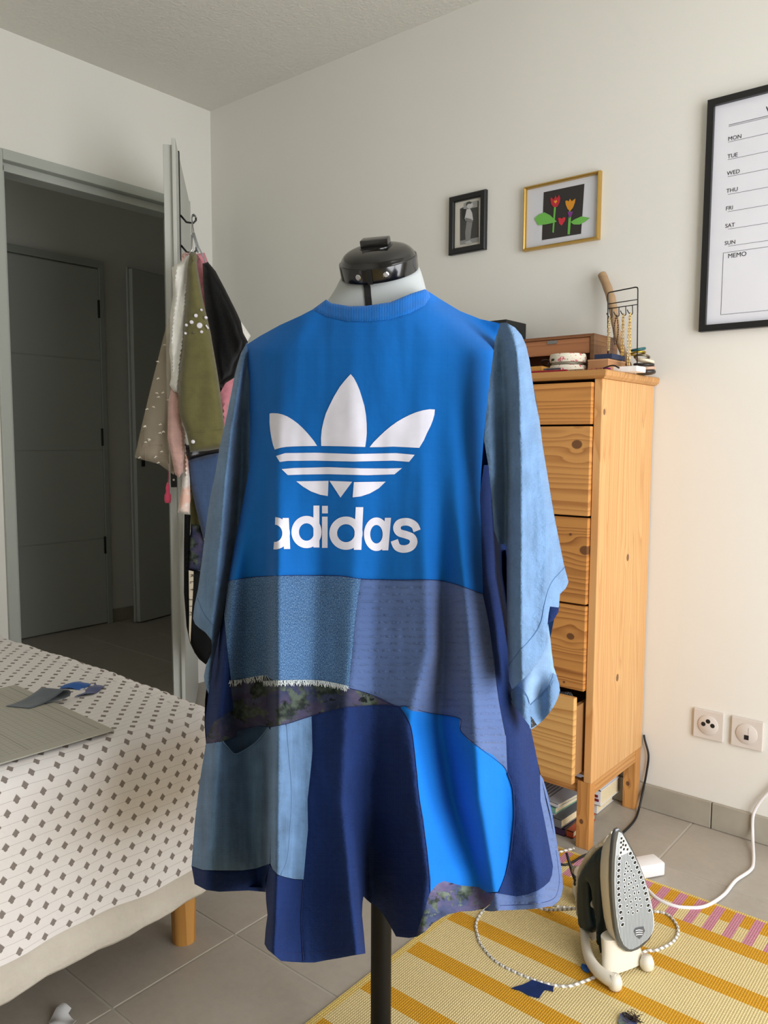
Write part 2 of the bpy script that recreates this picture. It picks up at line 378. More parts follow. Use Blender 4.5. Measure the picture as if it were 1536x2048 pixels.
# door frame
fr = thing('door_frame', '', '', (0, -.5, 0)); del fr['category']; del fr['label']; fr.name = 'door_frame_1'; ORG['door_frame_1'] = (0, -.5, 0); fr['kind'] = 'structure'
mk('jamb', *join(box(-T-.01, .012, DY0-.045, DY0-.006, 0, DZ+.045, .003), box(-T+.0, -.02, DY0-.006, DY0+.012, 0, DZ, .002)), m_frame, fr)
mk('jamb', *join(box(-T-.01, .012, DY1+.0, DY1+.045, 0, DZ+.045, .003), box(-T+.0, -.02, DY1-.015, DY1, 0, DZ, .002)), m_frame, fr)
mk('head_jamb', *join(box(-T-.01, .012, DY0-.006, DY1, DZ+.008, DZ+.045, .003), box(-T+.0, -.02, DY0, DY1, DZ-.022, DZ+.008, .002)), m_frame, fr)
# open leaf
H = np.array([.07, -.165]); E_ = np.array([.648, -.655]); L_ = np.linalg.norm(E_-H); dx = (E_-H)/L_; nn = np.array([-dx[1], dx[0]])
nn = np.array([dx[1], -dx[0]]) if False else np.array([.5*0-dx[1]*1, dx[0]]); nn = nn if nn[0] > 0 else -nn   # towards the room corner
lf = lambda a, b, z: (H[0]+dx[0]*a+nn[0]*b, H[1]+dx[1]*a+nn[1]*b, z)
door = struct(mk('door_1', *xf(box(0, L_-.014, -.04, -.012, .008, 2.038, .0015), lf), m_door, loc=(H[0], H[1], 0)))
mk('leaf_lip', *xf(box(-.005, L_, -.012, .0, .008, 2.054, .002), lf), m_door, door)
mk('lock_plate', *xf(box(L_-.0145, L_-.0125, -.036, -.016, .93, 1.10, .0008), lf), m_black, door)
mk('screw', *tube([lf(L_-.0122, -.026, .955), lf(L_-.0105, -.026, .955)], .0035, 12), m_chrome, door)
# lever handles
hp = []
for sgn, b0 in ((1, .0), (-1, -.04)):
    c0 = lf(L_-.06, b0, 1.03); c1 = lf(L_-.06, b0+sgn*.045, 1.03); c2 = lf(L_-.17, b0+sgn*.05, 1.03)
    hp += [tube([c0, lf(L_-.06, b0+sgn*.006, 1.03)], .024, 20), tube([c0, c1], .008, 10), tube([c1, c2], .008, 10)]
mk('door_handle', *join(*hp), m_black, door, smooth=True, sharp=40)
# hall doors
d2 = struct(mk('door_2', *box(-1.375, -1.362, -.52, .262, .008, 2.055, .001), m_door, loc=(-1.36, 0, 0)))
for z0, z1 in ((.008, .505), (.512, 1.02), (1.027, 1.535), (1.542, 2.05)): mk('door_panel', *box(-1.362, -1.358, -.52, .26, z0, z1, .0012), m_door, d2)
mk('door_frame', *join(box(-1.38, -1.35, .262, .292, 0, 2.10, .002), box(-1.38, -1.35, -.56, .262, 2.06, 2.10, .002), box(-1.38, -1.35, -.56, -.52, 0, 2.06, .002)), m_frame, d2)
for z in (.42, 1.05, 1.78): mk('hinge', *cyl((-1.354, .256, z), (-1.354, .256, z+.1), .006), m_black, d2)
d3f = lambda a, b, z: (-1.21-.17*a-.985*b, .385+.985*a-.17*b, z)
d3 = struct(mk('door_3', *xf(box(0, .75, 0, .038, .008, 2.06, .002), d3f), m_door, loc=(-1.21, .385, 0)))
mk('leaf_lip', *xf(box(-.012, .75, .026, .04, .008, 2.07, .002), d3f), m_door, d3)
mk('door_handle', *join(xf(box(.035, .06, -.008, 0, .93, 1.14, .003), d3f), tube([d3f(.047, 0, 1.05), d3f(.047, -.045, 1.05), d3f(.15, -.05, 1.05)], .008, 8)), m_black, d3)
# ------------------------------------------------------------------ rug
t = NT('striped_rug', .9, .15); s = t.sep(t.coord('UV')); X_, Y_ = s[0], s[1]      # uv = world x, y in metres
cream, mus, pink = s2l((226, 208, 154)), s2l((214, 157, 42)), s2l((204, 138, 162))
sx = t.math('LESS_THAN', t.math('FRACT', t.math('MULTIPLY', t.math('ADD', Y_, .5035), -1/.1495)), .30)
col = t.mix(sx, cream, mus)
band = t.math('GREATER_THAN', Y_, -.5055)
ck = t.math('LESS_THAN', t.math('FRACT', t.math('MULTIPLY', t.math('ADD', X_, -2.333), 1/.0428)), .48)
up = t.math('GREATER_THAN', Y_, -.447)
bcol = t.mix(ck, t.mix(up, cream, mus), pink)
col = t.mix(band, col, bcol)
selv = t.math('MAXIMUM', t.math('LESS_THAN', X_, 1.877), t.math('GREATER_THAN', Y_, -.395))
col = t.mix(selv, col, s2l((226, 200, 120)))
wx = t.math('SINE', t.math('MULTIPLY', X_, 1250)); wy = t.math('SINE', t.math('MULTIPLY', Y_, 1000))
hw = t.math('MULTIPLY', t.math('ADD', wx, 1), t.math('ADD', wy, 1))
col = t.mix(t.math('MULTIPLY', t.math('LESS_THAN', hw, .55), .30), col, s2l((130, 96, 40)), 'MIX')
col = t.mix(t.math('MULTIPLY', t.noise(t.coord('UV'), 9, 4), .16), col, s2l((150, 118, 66)))
t.col(col); t.bump(hw, .5, .0008); m_rug = t.m
bm_V, bm_F, uvr = [], [], []
RXs = np.arange(1.862, 3.3, .04); RYs = np.arange(-2.75, -.386, .04); RYs = np.append(RYs[:-1], -.387)
for j, y in enumerate(RYs):
    for i, x in enumerate(RXs):
        z = .0048+.0006*math.sin(x*9+y*5); bm_V.append((x, y, z)); uvr.append((x, y))
nx = len(RXs); ny = len(RYs)
bm_F = [(j*nx+i, j*nx+i+1, (j+1)*nx+i+1, (j+1)*nx+i) for j in range(ny-1) for i in range(nx-1)]
rim = [i for i in range(nx)]+[j*nx+nx-1 for j in range(1, ny)]+[(ny-1)*nx+i for i in range(nx-2, -1, -1)]+[j*nx for j in range(ny-2, 0, -1)]
n0 = len(bm_V)
for q in rim: x, y, z = bm_V[q]; bm_V.append((x, y, .0003)); uvr.append((x, y))
bm_F += [(rim[k], n0+k, n0+(k+1) % len(rim), rim[(k+1) % len(rim)]) for k in range(len(rim))]
tag(mk('rug', bm_V, bm_F, m_rug, uv=np.array(uvr), smooth=True, sharp=40, loc=(1.862, -.387, 0)), 'flat woven rug with cream and mustard stripes and a pink checked border on grey tiles', 'rug')

# ------------------------------------------------------------------ bed
BX, BYF, BYN, BX0 = 1.56, -1.235, RY+.02, .16
t = NT('cream_ticking', .9, .2); t.col(t.ramp(t.noise(t.coord(), 6, 5), [(.3, (196, 188, 174)), (.7, (220, 213, 200))]))
b1 = t.bump(t.noise(t.coord(), 900, 2), .3, .0006); t.bump(t.noise(t.coord(), 9, 4, .6), .55, .02, b1); m_tick = t.m
m_beech = pine('varnished_beech', 'Z', 'X', (196, 142, 72), (166, 112, 50), freq=60)
bed = thing('bed', 'bed with cream fabric base and round wooden legs left of the mannequin', 'bed', (.86, -2.2, 0))
def rrect(x0, x1, y0, y1, r, n=8, z=0, off=0, m=14):
    x0 -= off; x1 += off; y0 -= off; y1 += off; r = max(r+off, .004); out = []
    cs = [(x1-r, y1-r, 0), (x0+r, y1-r, PI/2), (x0+r, y0+r, PI), (x1-r, y0+r, 1.5*PI)]
    for i, (cx, cy, a0) in enumerate(cs):
        for k in range(n+1): a = a0+PI/2*k/n; out.append((cx+r*math.cos(a), cy+r*math.sin(a), z))
        nxt = cs[(i+1) % 4]; p = out[-1]; q = (nxt[0]+r*math.cos(nxt[2]), nxt[1]+r*math.sin(nxt[2]))
        for k in range(1, m): out.append((p[0]+(q[0]-p[0])*k/m, p[1]+(q[1]-p[1])*k/m, z))
    return out
rs = [rrect(BX0, BX, BYN, BYF, .05, z=z, off=o_, m=60) for z, o_ in ((.133, -.06), (.131, -.012), (.142, -.002), (.16, 0), (.20, .002), (.25, 0), (.29, -.002), (.30, -.02))]
rs = [[(x+.0015*math.sin(y*31+z*40), y, z+(.004*math.sin(y*23)+.002*math.sin(y*61) if z < .15 else 0)) for x, y, z in r] for r in rs]
mk('box_spring', *loft(rs), m_tick, bed, smooth=True, sharp=60)
mk('mattress', *box(BX0+.01, BX-.02, BYN+.01, BYF-.02, .302, .523, .03, 3), m_tick, bed)
for lx, ly in ((1.475, -1.272), (1.475, RY+.12), (.25, -1.272), (.25, RY+.12)):
    mk('leg', *cyl((lx, ly, 0), (lx, ly, .15), .0255, .028, 28), m_beech, bed, smooth=True, sharp=40)
# printed sheet
t = NT('leaf_print_cotton', .85, .25); uv = t.coord('UV'); u_, v_, _ = t.sep(uv)
RH, LU = .0185, .046
row = t.math('FLOOR', t.math('DIVIDE', v_, RH)); u2 = t.math('ADD', u_, t.math('MULTIPLY', row, LU*.37))
cu_ = t.math('SUBTRACT', t.math('FRACT', t.math('DIVIDE', u2, LU)), .5); cv = t.math('SUBTRACT', t.math('FRACT', t.math('DIVIDE', v_, RH)), .5)
du = t.math('ABSOLUTE', t.math('MULTIPLY', cu_, LU)); dv = t.math('MULTIPLY', cv, RH); dva = t.math('ABSOLUTE', dv)
q = t.math('ADD', t.math('DIVIDE', du, .0064), t.math('DIVIDE', dva, .0082))
ser = t.math('MULTIPLY', t.math('SINE', t.math('MULTIPLY', t.math('ADD', dv, t.math('MULTIPLY', du, .6)), 2600)), .09)
leaf = t.math('LESS_THAN', t.math('ADD', q, ser), 1.0)
stk = t.math('MULTIPLY', t.math('LESS_THAN', t.math('ABSOLUTE', t.math('SUBTRACT', dv, .0)), .00032), t.math('GREATER_THAN', du, .0075))
tn = t.noise(uv, 900, 2)
c = t.mix(t.math('MULTIPLY', stk, .55), s2l((232, 228, 225)), s2l((126, 116, 110)))
c = t.mix(leaf, c, t.ramp(tn, [(.3, (118, 108, 102)), (.7, (150, 141, 134))]))
t.col(c); b1 = t.bump(t.noise(uv, 1400, 2), .15, .0004); t.bump(t.noise(uv, 11, 4, .6), .5, .012, b1); m_sheet = t.m
SX, SF, STZ, R0 = 1.575, -1.222, .535, .05
prof = [(-.066, 0), (-.058, 0)]+[(-R0+R0*math.sin(a), -R0+R0*math.cos(a)) for a in np.linspace(0, PI/2, 8)]+[(.002, -.09), (.0, -.13), (-.002, -.17), (-.002, -.21), (0, -.25), (.001, -.28), (.003, -.315)]
V, Fc, UV = [], [], []; base = rrect(BX0-.01, SX, BYN-.0, SF, .07, z=0, m=110, n=12); nb = len(base)
cxy = ((BX0+SX)/2, (BYN+SF)/2); arc = 0; prev = None
for (o_, dz) in prof:
    if prev: arc += math.hypot(o_-prev[0], dz-prev[1])
    prev = (o_, dz)
    for i, (x, y, _) in enumerate(base):
        a, b = np.array(base[i-1][:2]), np.array(base[(i+1) % nb][:2]); tt = (b-a)/np.linalg.norm(b-a); n_ = np.array([tt[1], -tt[0]])
        px, py = x+n_[0]*o_, y+n_[1]*o_
        k = max(0, min(1, (-dz)/.28))
        rip = k*(.0035*math.sin(i*.42)+.002*math.sin(i*.93+1.3))+(.0028*math.sin(i*2.1)*math.exp(-((o_+R0*.5)/.03)**2) if y > SF-.09 else 0)
        z = STZ+dz+.003*math.sin(px*7+py*5)*(1-k)+.0018*math.sin(px*31)*math.sin(py*27)*(1-k)+(.004*math.sin(i*.31) if dz < -.3 else 0)
        V.append((px+n_[0]*rip, py+n_[1]*rip, z+(rip*1.2 if dz > -.05 else 0)))
        e = arc-.066
        UV.append((y+n_[1]*e, x+n_[0]*e))
for j in range(len(prof)-1):
    for i in range(nb): a, b = j*nb+i, j*nb+(i+1) % nb; Fc.append((a, a+nb, b+nb, b))
zt_ = lambda x, y: STZ+.003*math.sin(x*7+y*5)+.0018*math.sin(x*31)*math.sin(y*27)
iv, if_, _n = cdt([(V[i][0]*100, V[i][1]*100) for i in range(nb)], 3.0)
n0 = len(V)
for x, y in iv/100: V.append((x, y, zt_(x, y)-.0002)); UV.append((y, x))
Fc += [tuple(i+n0 for i in q_) if np.cross(iv[q_[1]]-iv[q_[0]], iv[q_[2]]-iv[q_[0]]) > 0 else tuple(i+n0 for i in q_[::-1]) for q_ in if_]
tag(mk('fitted_sheet', V, Fc, m_sheet, uv=np.array(UV), smooth=True, loc=(.86, -2.2, .53)), 'cream cotton sheet printed with small grey leaves, covering the bed', 'sheet')
ZS = STZ+.002
# cutting mat
t = NT('cutting_mat_print', .55, .4); X_, Y_, _ = t.sep(t.coord('Object'))
def gl(c, p, wd): return t.math('LESS_THAN', t.math('ABSOLUTE', t.math('SUBTRACT', t.math('FRACT', t.math('DIVIDE', c, p)), .5)), wd/p)
minor = t.math('MAXIMUM', gl(X_, .0127, .00035), gl(Y_, .0127, .00035)); major = gl(t.math('ADD', Y_, .0), .102, .0006)
inb = t.math('MULTIPLY', t.math('MULTIPLY', t.math('GREATER_THAN', X_, .02), t.math('LESS_THAN', X_, .392)), t.math('LESS_THAN', Y_, -.018))
edge = t.math('MULTIPLY', t.math('LESS_THAN', t.math('ABSOLUTE', t.math('ADD', Y_, .018)), .0008), t.math('LESS_THAN', X_, .392))
g = t.math('MAXIMUM', t.math('MULTIPLY', minor, .5), t.math('MULTIPLY', major, .75)); g = t.math('MAXIMUM', t.math('MULTIPLY', g, inb), t.math('MULTIPLY', edge, .6))
t.col(t.mix(g, s2l((176, 173, 160)), s2l((92, 90, 82)))); m_mat = t.m
o = mk('cutting_mat', *box(0, .415, -.60, 0, .003, .006, .0012), m_mat, loc=(0, 0, 0)); o.location = (1.125, -1.455, ZS+.001); o.rotation_euler = (0, 0, math.radians(-1.5))
tag(o, 'grey-green gridded cutting mat lying on the leaf-print sheet', 'cutting mat')
m_dk = fabric('grey_chambray', (98, 106, 112), .06).m; m_sb = fabric('bright_blue_jersey', (18, 88, 168), .06).m; m_sl = fabric('slate_seersucker', (78, 88, 132), .06).m
def scrap(name, pts, z0, mat, label, h=.004, fold=0, cat='fabric scrap', group=None):
    """a small offcut: outline points given where they lie on the surface, slightly rumpled, folded up along one side"""
    W = np.array([fl(x, y, z0)[:2] for x, y in pts]); c = W.mean(0); v, f, nb = cdt([tuple(q) for q in (W-c)*1000], 5.0)
    rng = np.random.RandomState(len(pts)+int(pts[0][0])); a, b = rng.rand(2)*6
    z = z0+.0012+h*(.5+.5*np.sin(v[:, 0]/11+a)*np.cos(v[:, 1]/13+b))
    top = np.column_stack([v/1000+c, z]); bot = top-np.array([0, 0, .0008]); n0 = len(top)
    A = [top[list(q)] for q in f]; Fc = [q if np.cross(p[1]-p[0], p[2]-p[0])[2] > 0 else q[::-1] for q, p in zip(f, A)]
    ed = {}
    for q in Fc:
        for i in range(3): ed[(q[i], q[(i+1) % 3])] = 1
    Fa = Fc+[tuple(i+n0 for i in q[::-1]) for q in Fc]+[(b_, a_, a_+n0, b_+n0) for (a_, b_) in ed if (b_, a_) not in ed]
    return tag(mk(name, np.vstack([top, bot]), Fa, mat, smooth=True, sharp=50, uv=np.vstack([v, v])/1000, loc=(c[0], c[1], z0)), label, cat, group)
scrap('fabric_scrap', zz(0, 1330, 5.908, [(705, 290), (840, 225), (1030, 225), (1075, 262), (1010, 280), (1000, 300), (940, 306), (860, 296)]), ZS, m_sb, 'bright blue fabric offcut on the bed above the cutting mat', .008, group='fabric offcuts')
scrap('fabric_scrap', zz(0, 1330, 5.908, [(880, 400), (935, 355), (1005, 335), (1050, 275), (1105, 255), (1125, 222), (1145, 258), (1240, 270), (1175, 320), (1100, 360), (1030, 372), (955, 380)]), ZS, m_sl, 'slate-blue pointed fabric offcut beside the bright blue one on the bed', .006, group='fabric offcuts')
# folded grey piece: curls up at its right end
zc = ZS+.007; A = fl(12, 1413.5, zc); B_ = fl(58, 1418, zc); Cc = fl(105, 1408, zc); Dd = fl(52, 1389, zc)
e1 = B_-A; e2 = (fl(98, 1391, zc)-A); V, Fc = [], []
for i in range(25):
    s_ = i/24
    if s_ < .62: p = A+e2*(s_/.62); zz_ = .001+.004*math.sin(s_*5); q = p
    else:
        a = (s_-.62)/.38*PI*1.05; p = A+e2*(1+.13*math.sin(a)); zz_ = .017*(1-math.cos(a))/2*1.6+.004; q = p
        if a > PI*.55: p = p-e2*.10*(a-PI*.55)
    for j in range(9): V.append(tuple(q*0+p+e1*(j/8)*.86+np.array([0, 0, zz_])))
# strip lies flat at left, arches over at right and tucks back under
V = []
for i in range(33):
    s_ = i/32
    if s_ < .5: x_, z_ = s_/.5*.72, .002+.019*(s_/.5)**2.2
    elif s_ < .8: a = (s_-.5)/.3*PI; x_, z_ = .72+.17*math.sin(a), .0115+.0095*math.cos(a)*1.0
    else: x_, z_ = .72-(s_-.8)/.2*.35, .0022
    for j in range(9): V.append(tuple(A+e2*x_*1.12+e1*(j/8)+np.array([0, 0, z_])))
Fc = [(i*9+j, i*9+j+1, (i+1)*9+j+1, (i+1)*9+j) for i in range(32) for j in range(8)]
ob = mk('folded_fabric', V, Fc, m_dk, smooth=True, uv=np.array([(i//9*.004, i % 9*.006) for i in range(len(V))]), loc=A)
sm = ob.modifiers.new('s', 'SOLIDIFY'); sm.thickness = .0014
tag(ob, 'grey chambray offcut folded over on the cutting mat', 'fabric scrap', 'fabric offcuts')

# ------------------------------------------------------------------ dresser
DX1, DYF, DZT = 1.99, -.35, 1.27; DX0 = 1.43
dr = thing('chest_of_drawers', 'tall pine chest of drawers against the wall with its bottom drawer pulled open', 'dresser', ((DX0+DX1)/2, -.18, 0))
m_side = pine('pine_side', 'Z', 'Y', (226, 178, 118), (196, 140, 82), freq=70, staves=17, knots=((1.165, -.335, .008), (.77, -.155, .010), (.44, -.20, .010)), loc=(0, -.18, 0))
m_top = pine('pine_top', 'X', 'Y', (206, 154, 92), (170, 114, 60), freq=50)
m_leg = pine('pine_leg', 'Z', 'X', (210, 150, 84), (176, 116, 58), freq=55, knots=((.075, 1.965, .007),), loc=((DX0+DX1)/2, 0, 0))
m_rail = pine('pine_rail', 'X', 'Z', (206, 148, 84), (168, 108, 54), freq=60)
m_in = plain('pine_inside', (150, 108, 64), .6)
mk('side_panel', *box(DX1-.022, DX1, DYF, -.004, .185, 1.249, .002), m_side, dr); mk('side_panel', *box(DX0, DX0+.022, DYF, -.004, .185, 1.249, .002), m_side, dr)
ov = .012
tp = [(DX0-ov, -.002, 0), (DX1+ov, -.002, 0), (DX1+ov, DYF-ov, 0), (DX0-ov, DYF-ov, 0)]
def tring(o_, z): return [(DX0-ov-o_, 0-.002, z), (DX1+ov+o_, 0-.002, z), (DX1+ov+o_, DYF-ov-o_, z), (DX0-ov-o_, DYF-ov-o_, z)]
mk('top_board', *loft([tring(-.008, 1.249), tring(0, 1.256), tring(.002, 1.268), tring(-.001, 1.271)]), m_top, dr)
mk('back_panel', *box(DX0+.022, DX1-.022, -.012, -.006, .2, 1.248), m_in, dr)
mk('bottom_panel', *box(DX0+.022, DX1-.022, DYF+.01, -.012, .2, .21), m_in, dr)
for a, b in ((DX0, DX0+.036), (DX1-.04, DX1-.002)):
    mk('leg', *box(a, b, DYF+.001, DYF+.031, 0, .1855, .0015), m_leg, dr); mk('leg', *box(a, b, -.04, -.004, 0, .1855, .0015), m_leg, dr)
mk('apron', *box(DX1-.022, DX1-.004, DYF+.031, -.04, .147, .185, .001), pine('pine_apron', 'Y', 'Z', (208, 152, 88), (172, 114, 58), freq=60), dr)
mk('apron', *box(DX0+.04, DX1-.04, DYF+.008, DYF+.024, .15, .185, .001), m_rail, dr)
# drawer heights from the photograph's gaps on the front plane
gz = [pl(1190, y, 1, DYF)[2] for y in (850.4, 1035, 1213, 1388)]
edges = [1.243]+[float(z) for z in gz]+[.196]
kn = [[], [(pl(1158, 889, 1, DYF), .014)], [(pl(1174, 1100, 1, DYF), .015), (pl(1145, 1068, 1, DYF), .004)], [(pl(1145, 1271, 1, DYF), .011), (pl(1132, 1362, 1, DYF), .004)], []]
for i in range(5):
    z1, z0 = edges[i]-.0025, edges[i+1]+.0025; yo = -.052 if i == 4 else 0
    m = pine('pine_front', 'X', 'Z', [(214, 150, 80), (216, 156, 88), (204, 142, 74), (208, 146, 78), (226, 176, 108)][i], [(160, 96, 44), (168, 106, 52), (142, 84, 38), (146, 86, 38), (180, 122, 60)][i],
             knots=[(k[0][0], k[0][2], k[1]) for k in kn[i]], freq=[62, 52, 58, 56, 50][i], loc=((DX0+DX1)/2, .37*i, 0))
    d = mk('drawer', *box(DX0+.023, DX1-.0235, DYF-.012+yo, DYF+.006+yo, z0, z1, .0022), m, dr)
    if i == 4:
        mk('drawer_box', *join(box(DX0+.03, DX0+.042, DYF+yo, -.05+yo, z0+.02, z1-.03), box(DX1-.042, DX1-.03, DYF+yo, -.05+yo, z0+.02, z1-.03), box(DX0+.03, DX1-.03, -.062+yo, -.05+yo, z0+.02, z1-.03), box(DX0+.03, DX1-.03, DYF+yo, -.05+yo, z0+.012, z0+.02)), m_in, d)
    else:
        mk('drawer_box', *join(box(DX0+.03, DX0+.042, DYF+.006, -.05, z0+.015, z1-.03), box(DX1-.042, DX1-.03, DYF+.006, -.05, z0+.015, z1-.03), box(DX0+.03, DX1-.03, DYF+.006, -.05, z0+.012, z0+.018)), m_in, d)
    mk('knob', *loft([ell((1.71, DYF-.012+yo-a, (z0+z1)/2), (1, 0, 0), (0, 0, 1), b, b, 20) for a, b in ((0, .008), (.01, .008), (.014, .015), (.022, .017), (.027, .011))]), m_rail, d, smooth=True, sharp=50)
# black speckled cloth stuffed in the open drawer
t = NT('black_speckled_cloth', .9); v = t.noise(t.coord(), 420, 2, .5); t.col(t.ramp(v, [(.60, (16, 16, 18)), (.68, (150, 150, 155))])); m_speck = t.m
rng = np.random.RandomState(5); V = []
bx0, bx1, by0, by1 = 1.60, 1.945, -.388, -.36; zt = edges[4]-.0025
for i in range(37):
    for j in range(9):
        a, b = i/36, j/8; V.append((bx0+(bx1-bx0)*a, by0+(by1-by0)*b, zt-.02+.047*max(0, math.sin(PI*b))**.5*(.72+.28*math.sin(a*17+1+j*.3))*max(0, math.sin(PI*a))**.25))
Fc = [(i*9+j, i*9+j+1, (i+1)*9+j+1, (i+1)*9+j) for i in range(36) for j in range(8)]
ob = mk('speckled_garment', V, [f[::-1] for f in Fc], m_speck, smooth=True, loc=(1.8, -.37, zt)); ob.modifiers.new('s', 'SOLIDIFY').thickness = .004
tag(ob, 'black speckled garment poking out of the open bottom drawer', 'clothing')

# ---- things on top of the dresser
TZ = 1.2712
m_walnut = pine('dark_stained_box_wood', 'X', 'Z', (150, 98, 60), (112, 66, 38), freq=45); m_wside = pine('box_side_wood', 'Y', 'Z', (138, 98, 62), (110, 72, 44), freq=50)
p1 = pl(1189, 666, 1, -.20); zt = float(p1[2]); x1 = float(p1[0]); x0 = x1-.30; yb = -.045
bxo = thing('wooden_box', 'open-fronted brown wooden box at the back of the dresser top', 'box', ((x0+x1)/2, -.12, TZ))
mk('case', *join(box(x0, x1-.012, -.20, yb, zt-.008, zt), box(x0, x1-.012, -.20, yb, TZ, TZ+.008), box(x0, x0+.01, -.20, yb, TZ+.008, zt-.008), box(x0+.01, x1-.012, yb-.008, yb, TZ+.008, zt-.008)), m_walnut, bxo)
mk('side_panel', *box(x1-.012, x1, -.20, yb, TZ, zt, .001), m_wside, bxo)
mk('drawer', *join(box(x0+.012, x1-.014, -.196, -.186, zt-.052, zt-.009, .001), ), pine('reddish_drawer_wood', 'X', 'Z', (190, 128, 86), (150, 92, 56), freq=30), bxo)
pm = pl(1105, 685, 1, -.197); mk('label_holder', *box(pm[0]-.016, pm[0]+.014, -.1985, -.196, pm[2]-.004, pm[2]+.005), plain('grey_metal', (140, 142, 140), .4, .6), bxo)
# floral headbands: two stacked cylinders of fabric-covered bands
t = NT('floral_cream', .7, .4); n = t.noise(t.coord('Object', scale=(1, 1, 1.4)), 75, 2, .5); c = t.ramp(n, [(.0, (226, 220, 200)), (.58, (226, 220, 200)), (.6, (196, 80, 92)), (.66, (214, 120, 124)), (.68, (226, 220, 200))])
n2 = t.noise(t.coord('Object', loc=(3, 1, 2)), 80, 2, .5); c = t.mix(t.ramp(n2, [(.62, (0, 0, 0, 1)), (.64, (1, 1, 1, 1))]), c, s2l((52, 60, 50))); t.col(c); m_flor = t.m
hb = pl(1136, 715, 1, -.27); R_ = .0475
def band(cx, cy, z0, z1, R, n=40, th=.004): return loft([ell((cx, cy, z), (1, 0, 0), (0, 1, 0), r_, r_, n) for z, r_ in ((z0, R-th), (z0, R-.001), (z0+.003, R), ((z0+z1)/2, R+.0015), (z1-.003, R), (z1, R-.001), (z1, R-th))]+[ell((cx, cy, z0+.002), (1, 0, 0), (0, 1, 0), R-th, R-th, n)], cap=False)
for k, (za, zb) in enumerate(((TZ, TZ+.022), (TZ+.030, TZ+.052))):
    tag(mk('bangle', *band(hb[0], hb[1]+.03*0, za, zb, R_), m_flor, smooth=True, sharp=40, loc=(hb[0], hb[1], za)), ['cream floral-painted bangle lying on the dresser top, lower of two', 'cream floral-painted bangle on top of another, upper of two'][k], 'bangle', 'cream floral bangles on the dresser')
tag(mk('ribbon_roll', *band(hb[0]-.002, hb[1], TZ+.022, TZ+.030, R_-.006), plain('silver_ribbon', (176, 172, 150), .3, .6, bump=.6, bscale=150), smooth=True, loc=(hb[0], hb[1], TZ+.02)), 'shiny grey-green roll between the two floral bangles', 'bangle')
# cardboard box and navy box
p = pl(1216, 722, 1, -.28); pz = float(p[2]); m_card = plain('kraft_card', (168, 122, 82), .8, var=.04)
zc_ = float(pl(1216, 717, 1, -.28)[2]); xl_ = float(pl(1176, 725, 1, -.28)[0])
cbx = thing('cardboard_box', 'brown cardboard box with the navy box on its lid, on the dresser', 'box', ((xl_+p[0])/2, -.22, TZ))
mk('tray', *box(xl_, p[0], -.28, -.17, TZ, zc_-.004), m_card, cbx); mk('lid', *box(xl_-.001, p[0]+.001, -.281, -.169, zc_-.0045, zc_, .0005), plain('card_lid', (186, 140, 98), .8), cbx)
zn = float(pl(1222, 707, 1, -.27)[2]); xn0 = float(pl(1189, 710, 1, -.27)[0]); xn1 = float(pl(1222, 710, 1, -.27)[0])
tag(mk('gift_box', *box(xn0, xn1+.004, -.272, -.19, zc_+.0006, zn, .001), plain('navy_card', (34, 46, 74), .6), loc=((xn0+xn1)/2, -.22, zc_)), 'small flat navy blue box lying on the cardboard box', 'box')
# driftwood stick leaning on the wall
A = pl(1204, 549, 1, -.018); B_ = pl(1262, 740, 1, -.13); B_[2] = TZ+.004; st = []
Pth = [A+(B_-A)*s_+np.array([.006*math.sin(s_*7), 0, .0]) for s_ in np.linspace(0, 1, 9)]; Pth = [Vector(p) for p in Pth]
tag(mk('wooden_stick', *tube([tuple(p) for p in spline([tuple(p) for p in Pth], 4)], [(.0125 if i < 8 else .0145-.0002*i)*(1+.03*math.sin(i*1.7)) for i in range(33)], 14), pine('bare_branch', 'Z', 'Z', (176, 144, 108), (160, 128, 92), freq=12), smooth=True, sharp=60, loc=B_), 'bare brown wooden stick leaning on the wall behind the jewellery stand', 'stick')
# jewellery stand
YS = -.215; q = lambda x, y, yy=YS: tuple(pl(x, y, 1, yy))
js = thing('jewellery_stand', 'black wire jewellery stand on a white block at the dresser corner', 'jewellery stand', q(1246, 745))
zz4 = lambda pts, yy=YS: [q(1200+x/9.308, 560+y/9.308, yy) for x, y in pts]
post0 = zz4([(155, 1640), (155, 240)]); 
LB, RB = q(1216, 742), q(1274, 745)
zb_ = TZ+.017
fr_ = [(LB[0], YS, zb_-.012), q(1215.8, 592), q(1216.5, 587), q(1220, 584.5), q(1271, 574.5), q(1275, 575.5), q(1275.8, 580), (RB[0], YS, zb_-.012)]
mk('wire_frame', *tube([fr_[0]]+spline(fr_[1:4], 3)+spline(fr_[4:7], 3)+[fr_[7]], .0017, 8), m_black, js, smooth=True)
for y0, y1 in ((608, 599), (617.5, 609)): mk('crossbar', *tube([q(1216, y0), q(1275, y1)], .0013, 8), m_black, js, smooth=True)
hooks = [(1224, 616, 634), (1238, 614, 631), (1251.5, 612, 629), (1265, 610, 627)]
for hx, ya, yb2 in hooks:
    a = q(hx, ya); b = q(hx, yb2); mk('hook', *tube(spline([a, ((a[0]+b[0])/2, YS, (a[2]+b[2])/2), b, (b[0]-.002, YS-.008, b[2]-.003), (b[0]-.004, YS-.016, b[2]+.001), (b[0]-.006, YS-.021, b[2]+.008)], 4), .0013, 8), m_black, js, smooth=True)
mk('base_block', *box(LB[0]+.015, RB[0]+.012, YS-.03, YS+.03, TZ, TZ+.015, .002), plain('white_marble', (236, 234, 230), .4, var=.04, vscale=40), js)
m_gold = plain('gold_chain', (206, 168, 96), .28, metal=1); m_bead = plain('dark_beads', (58, 34, 20), .4)
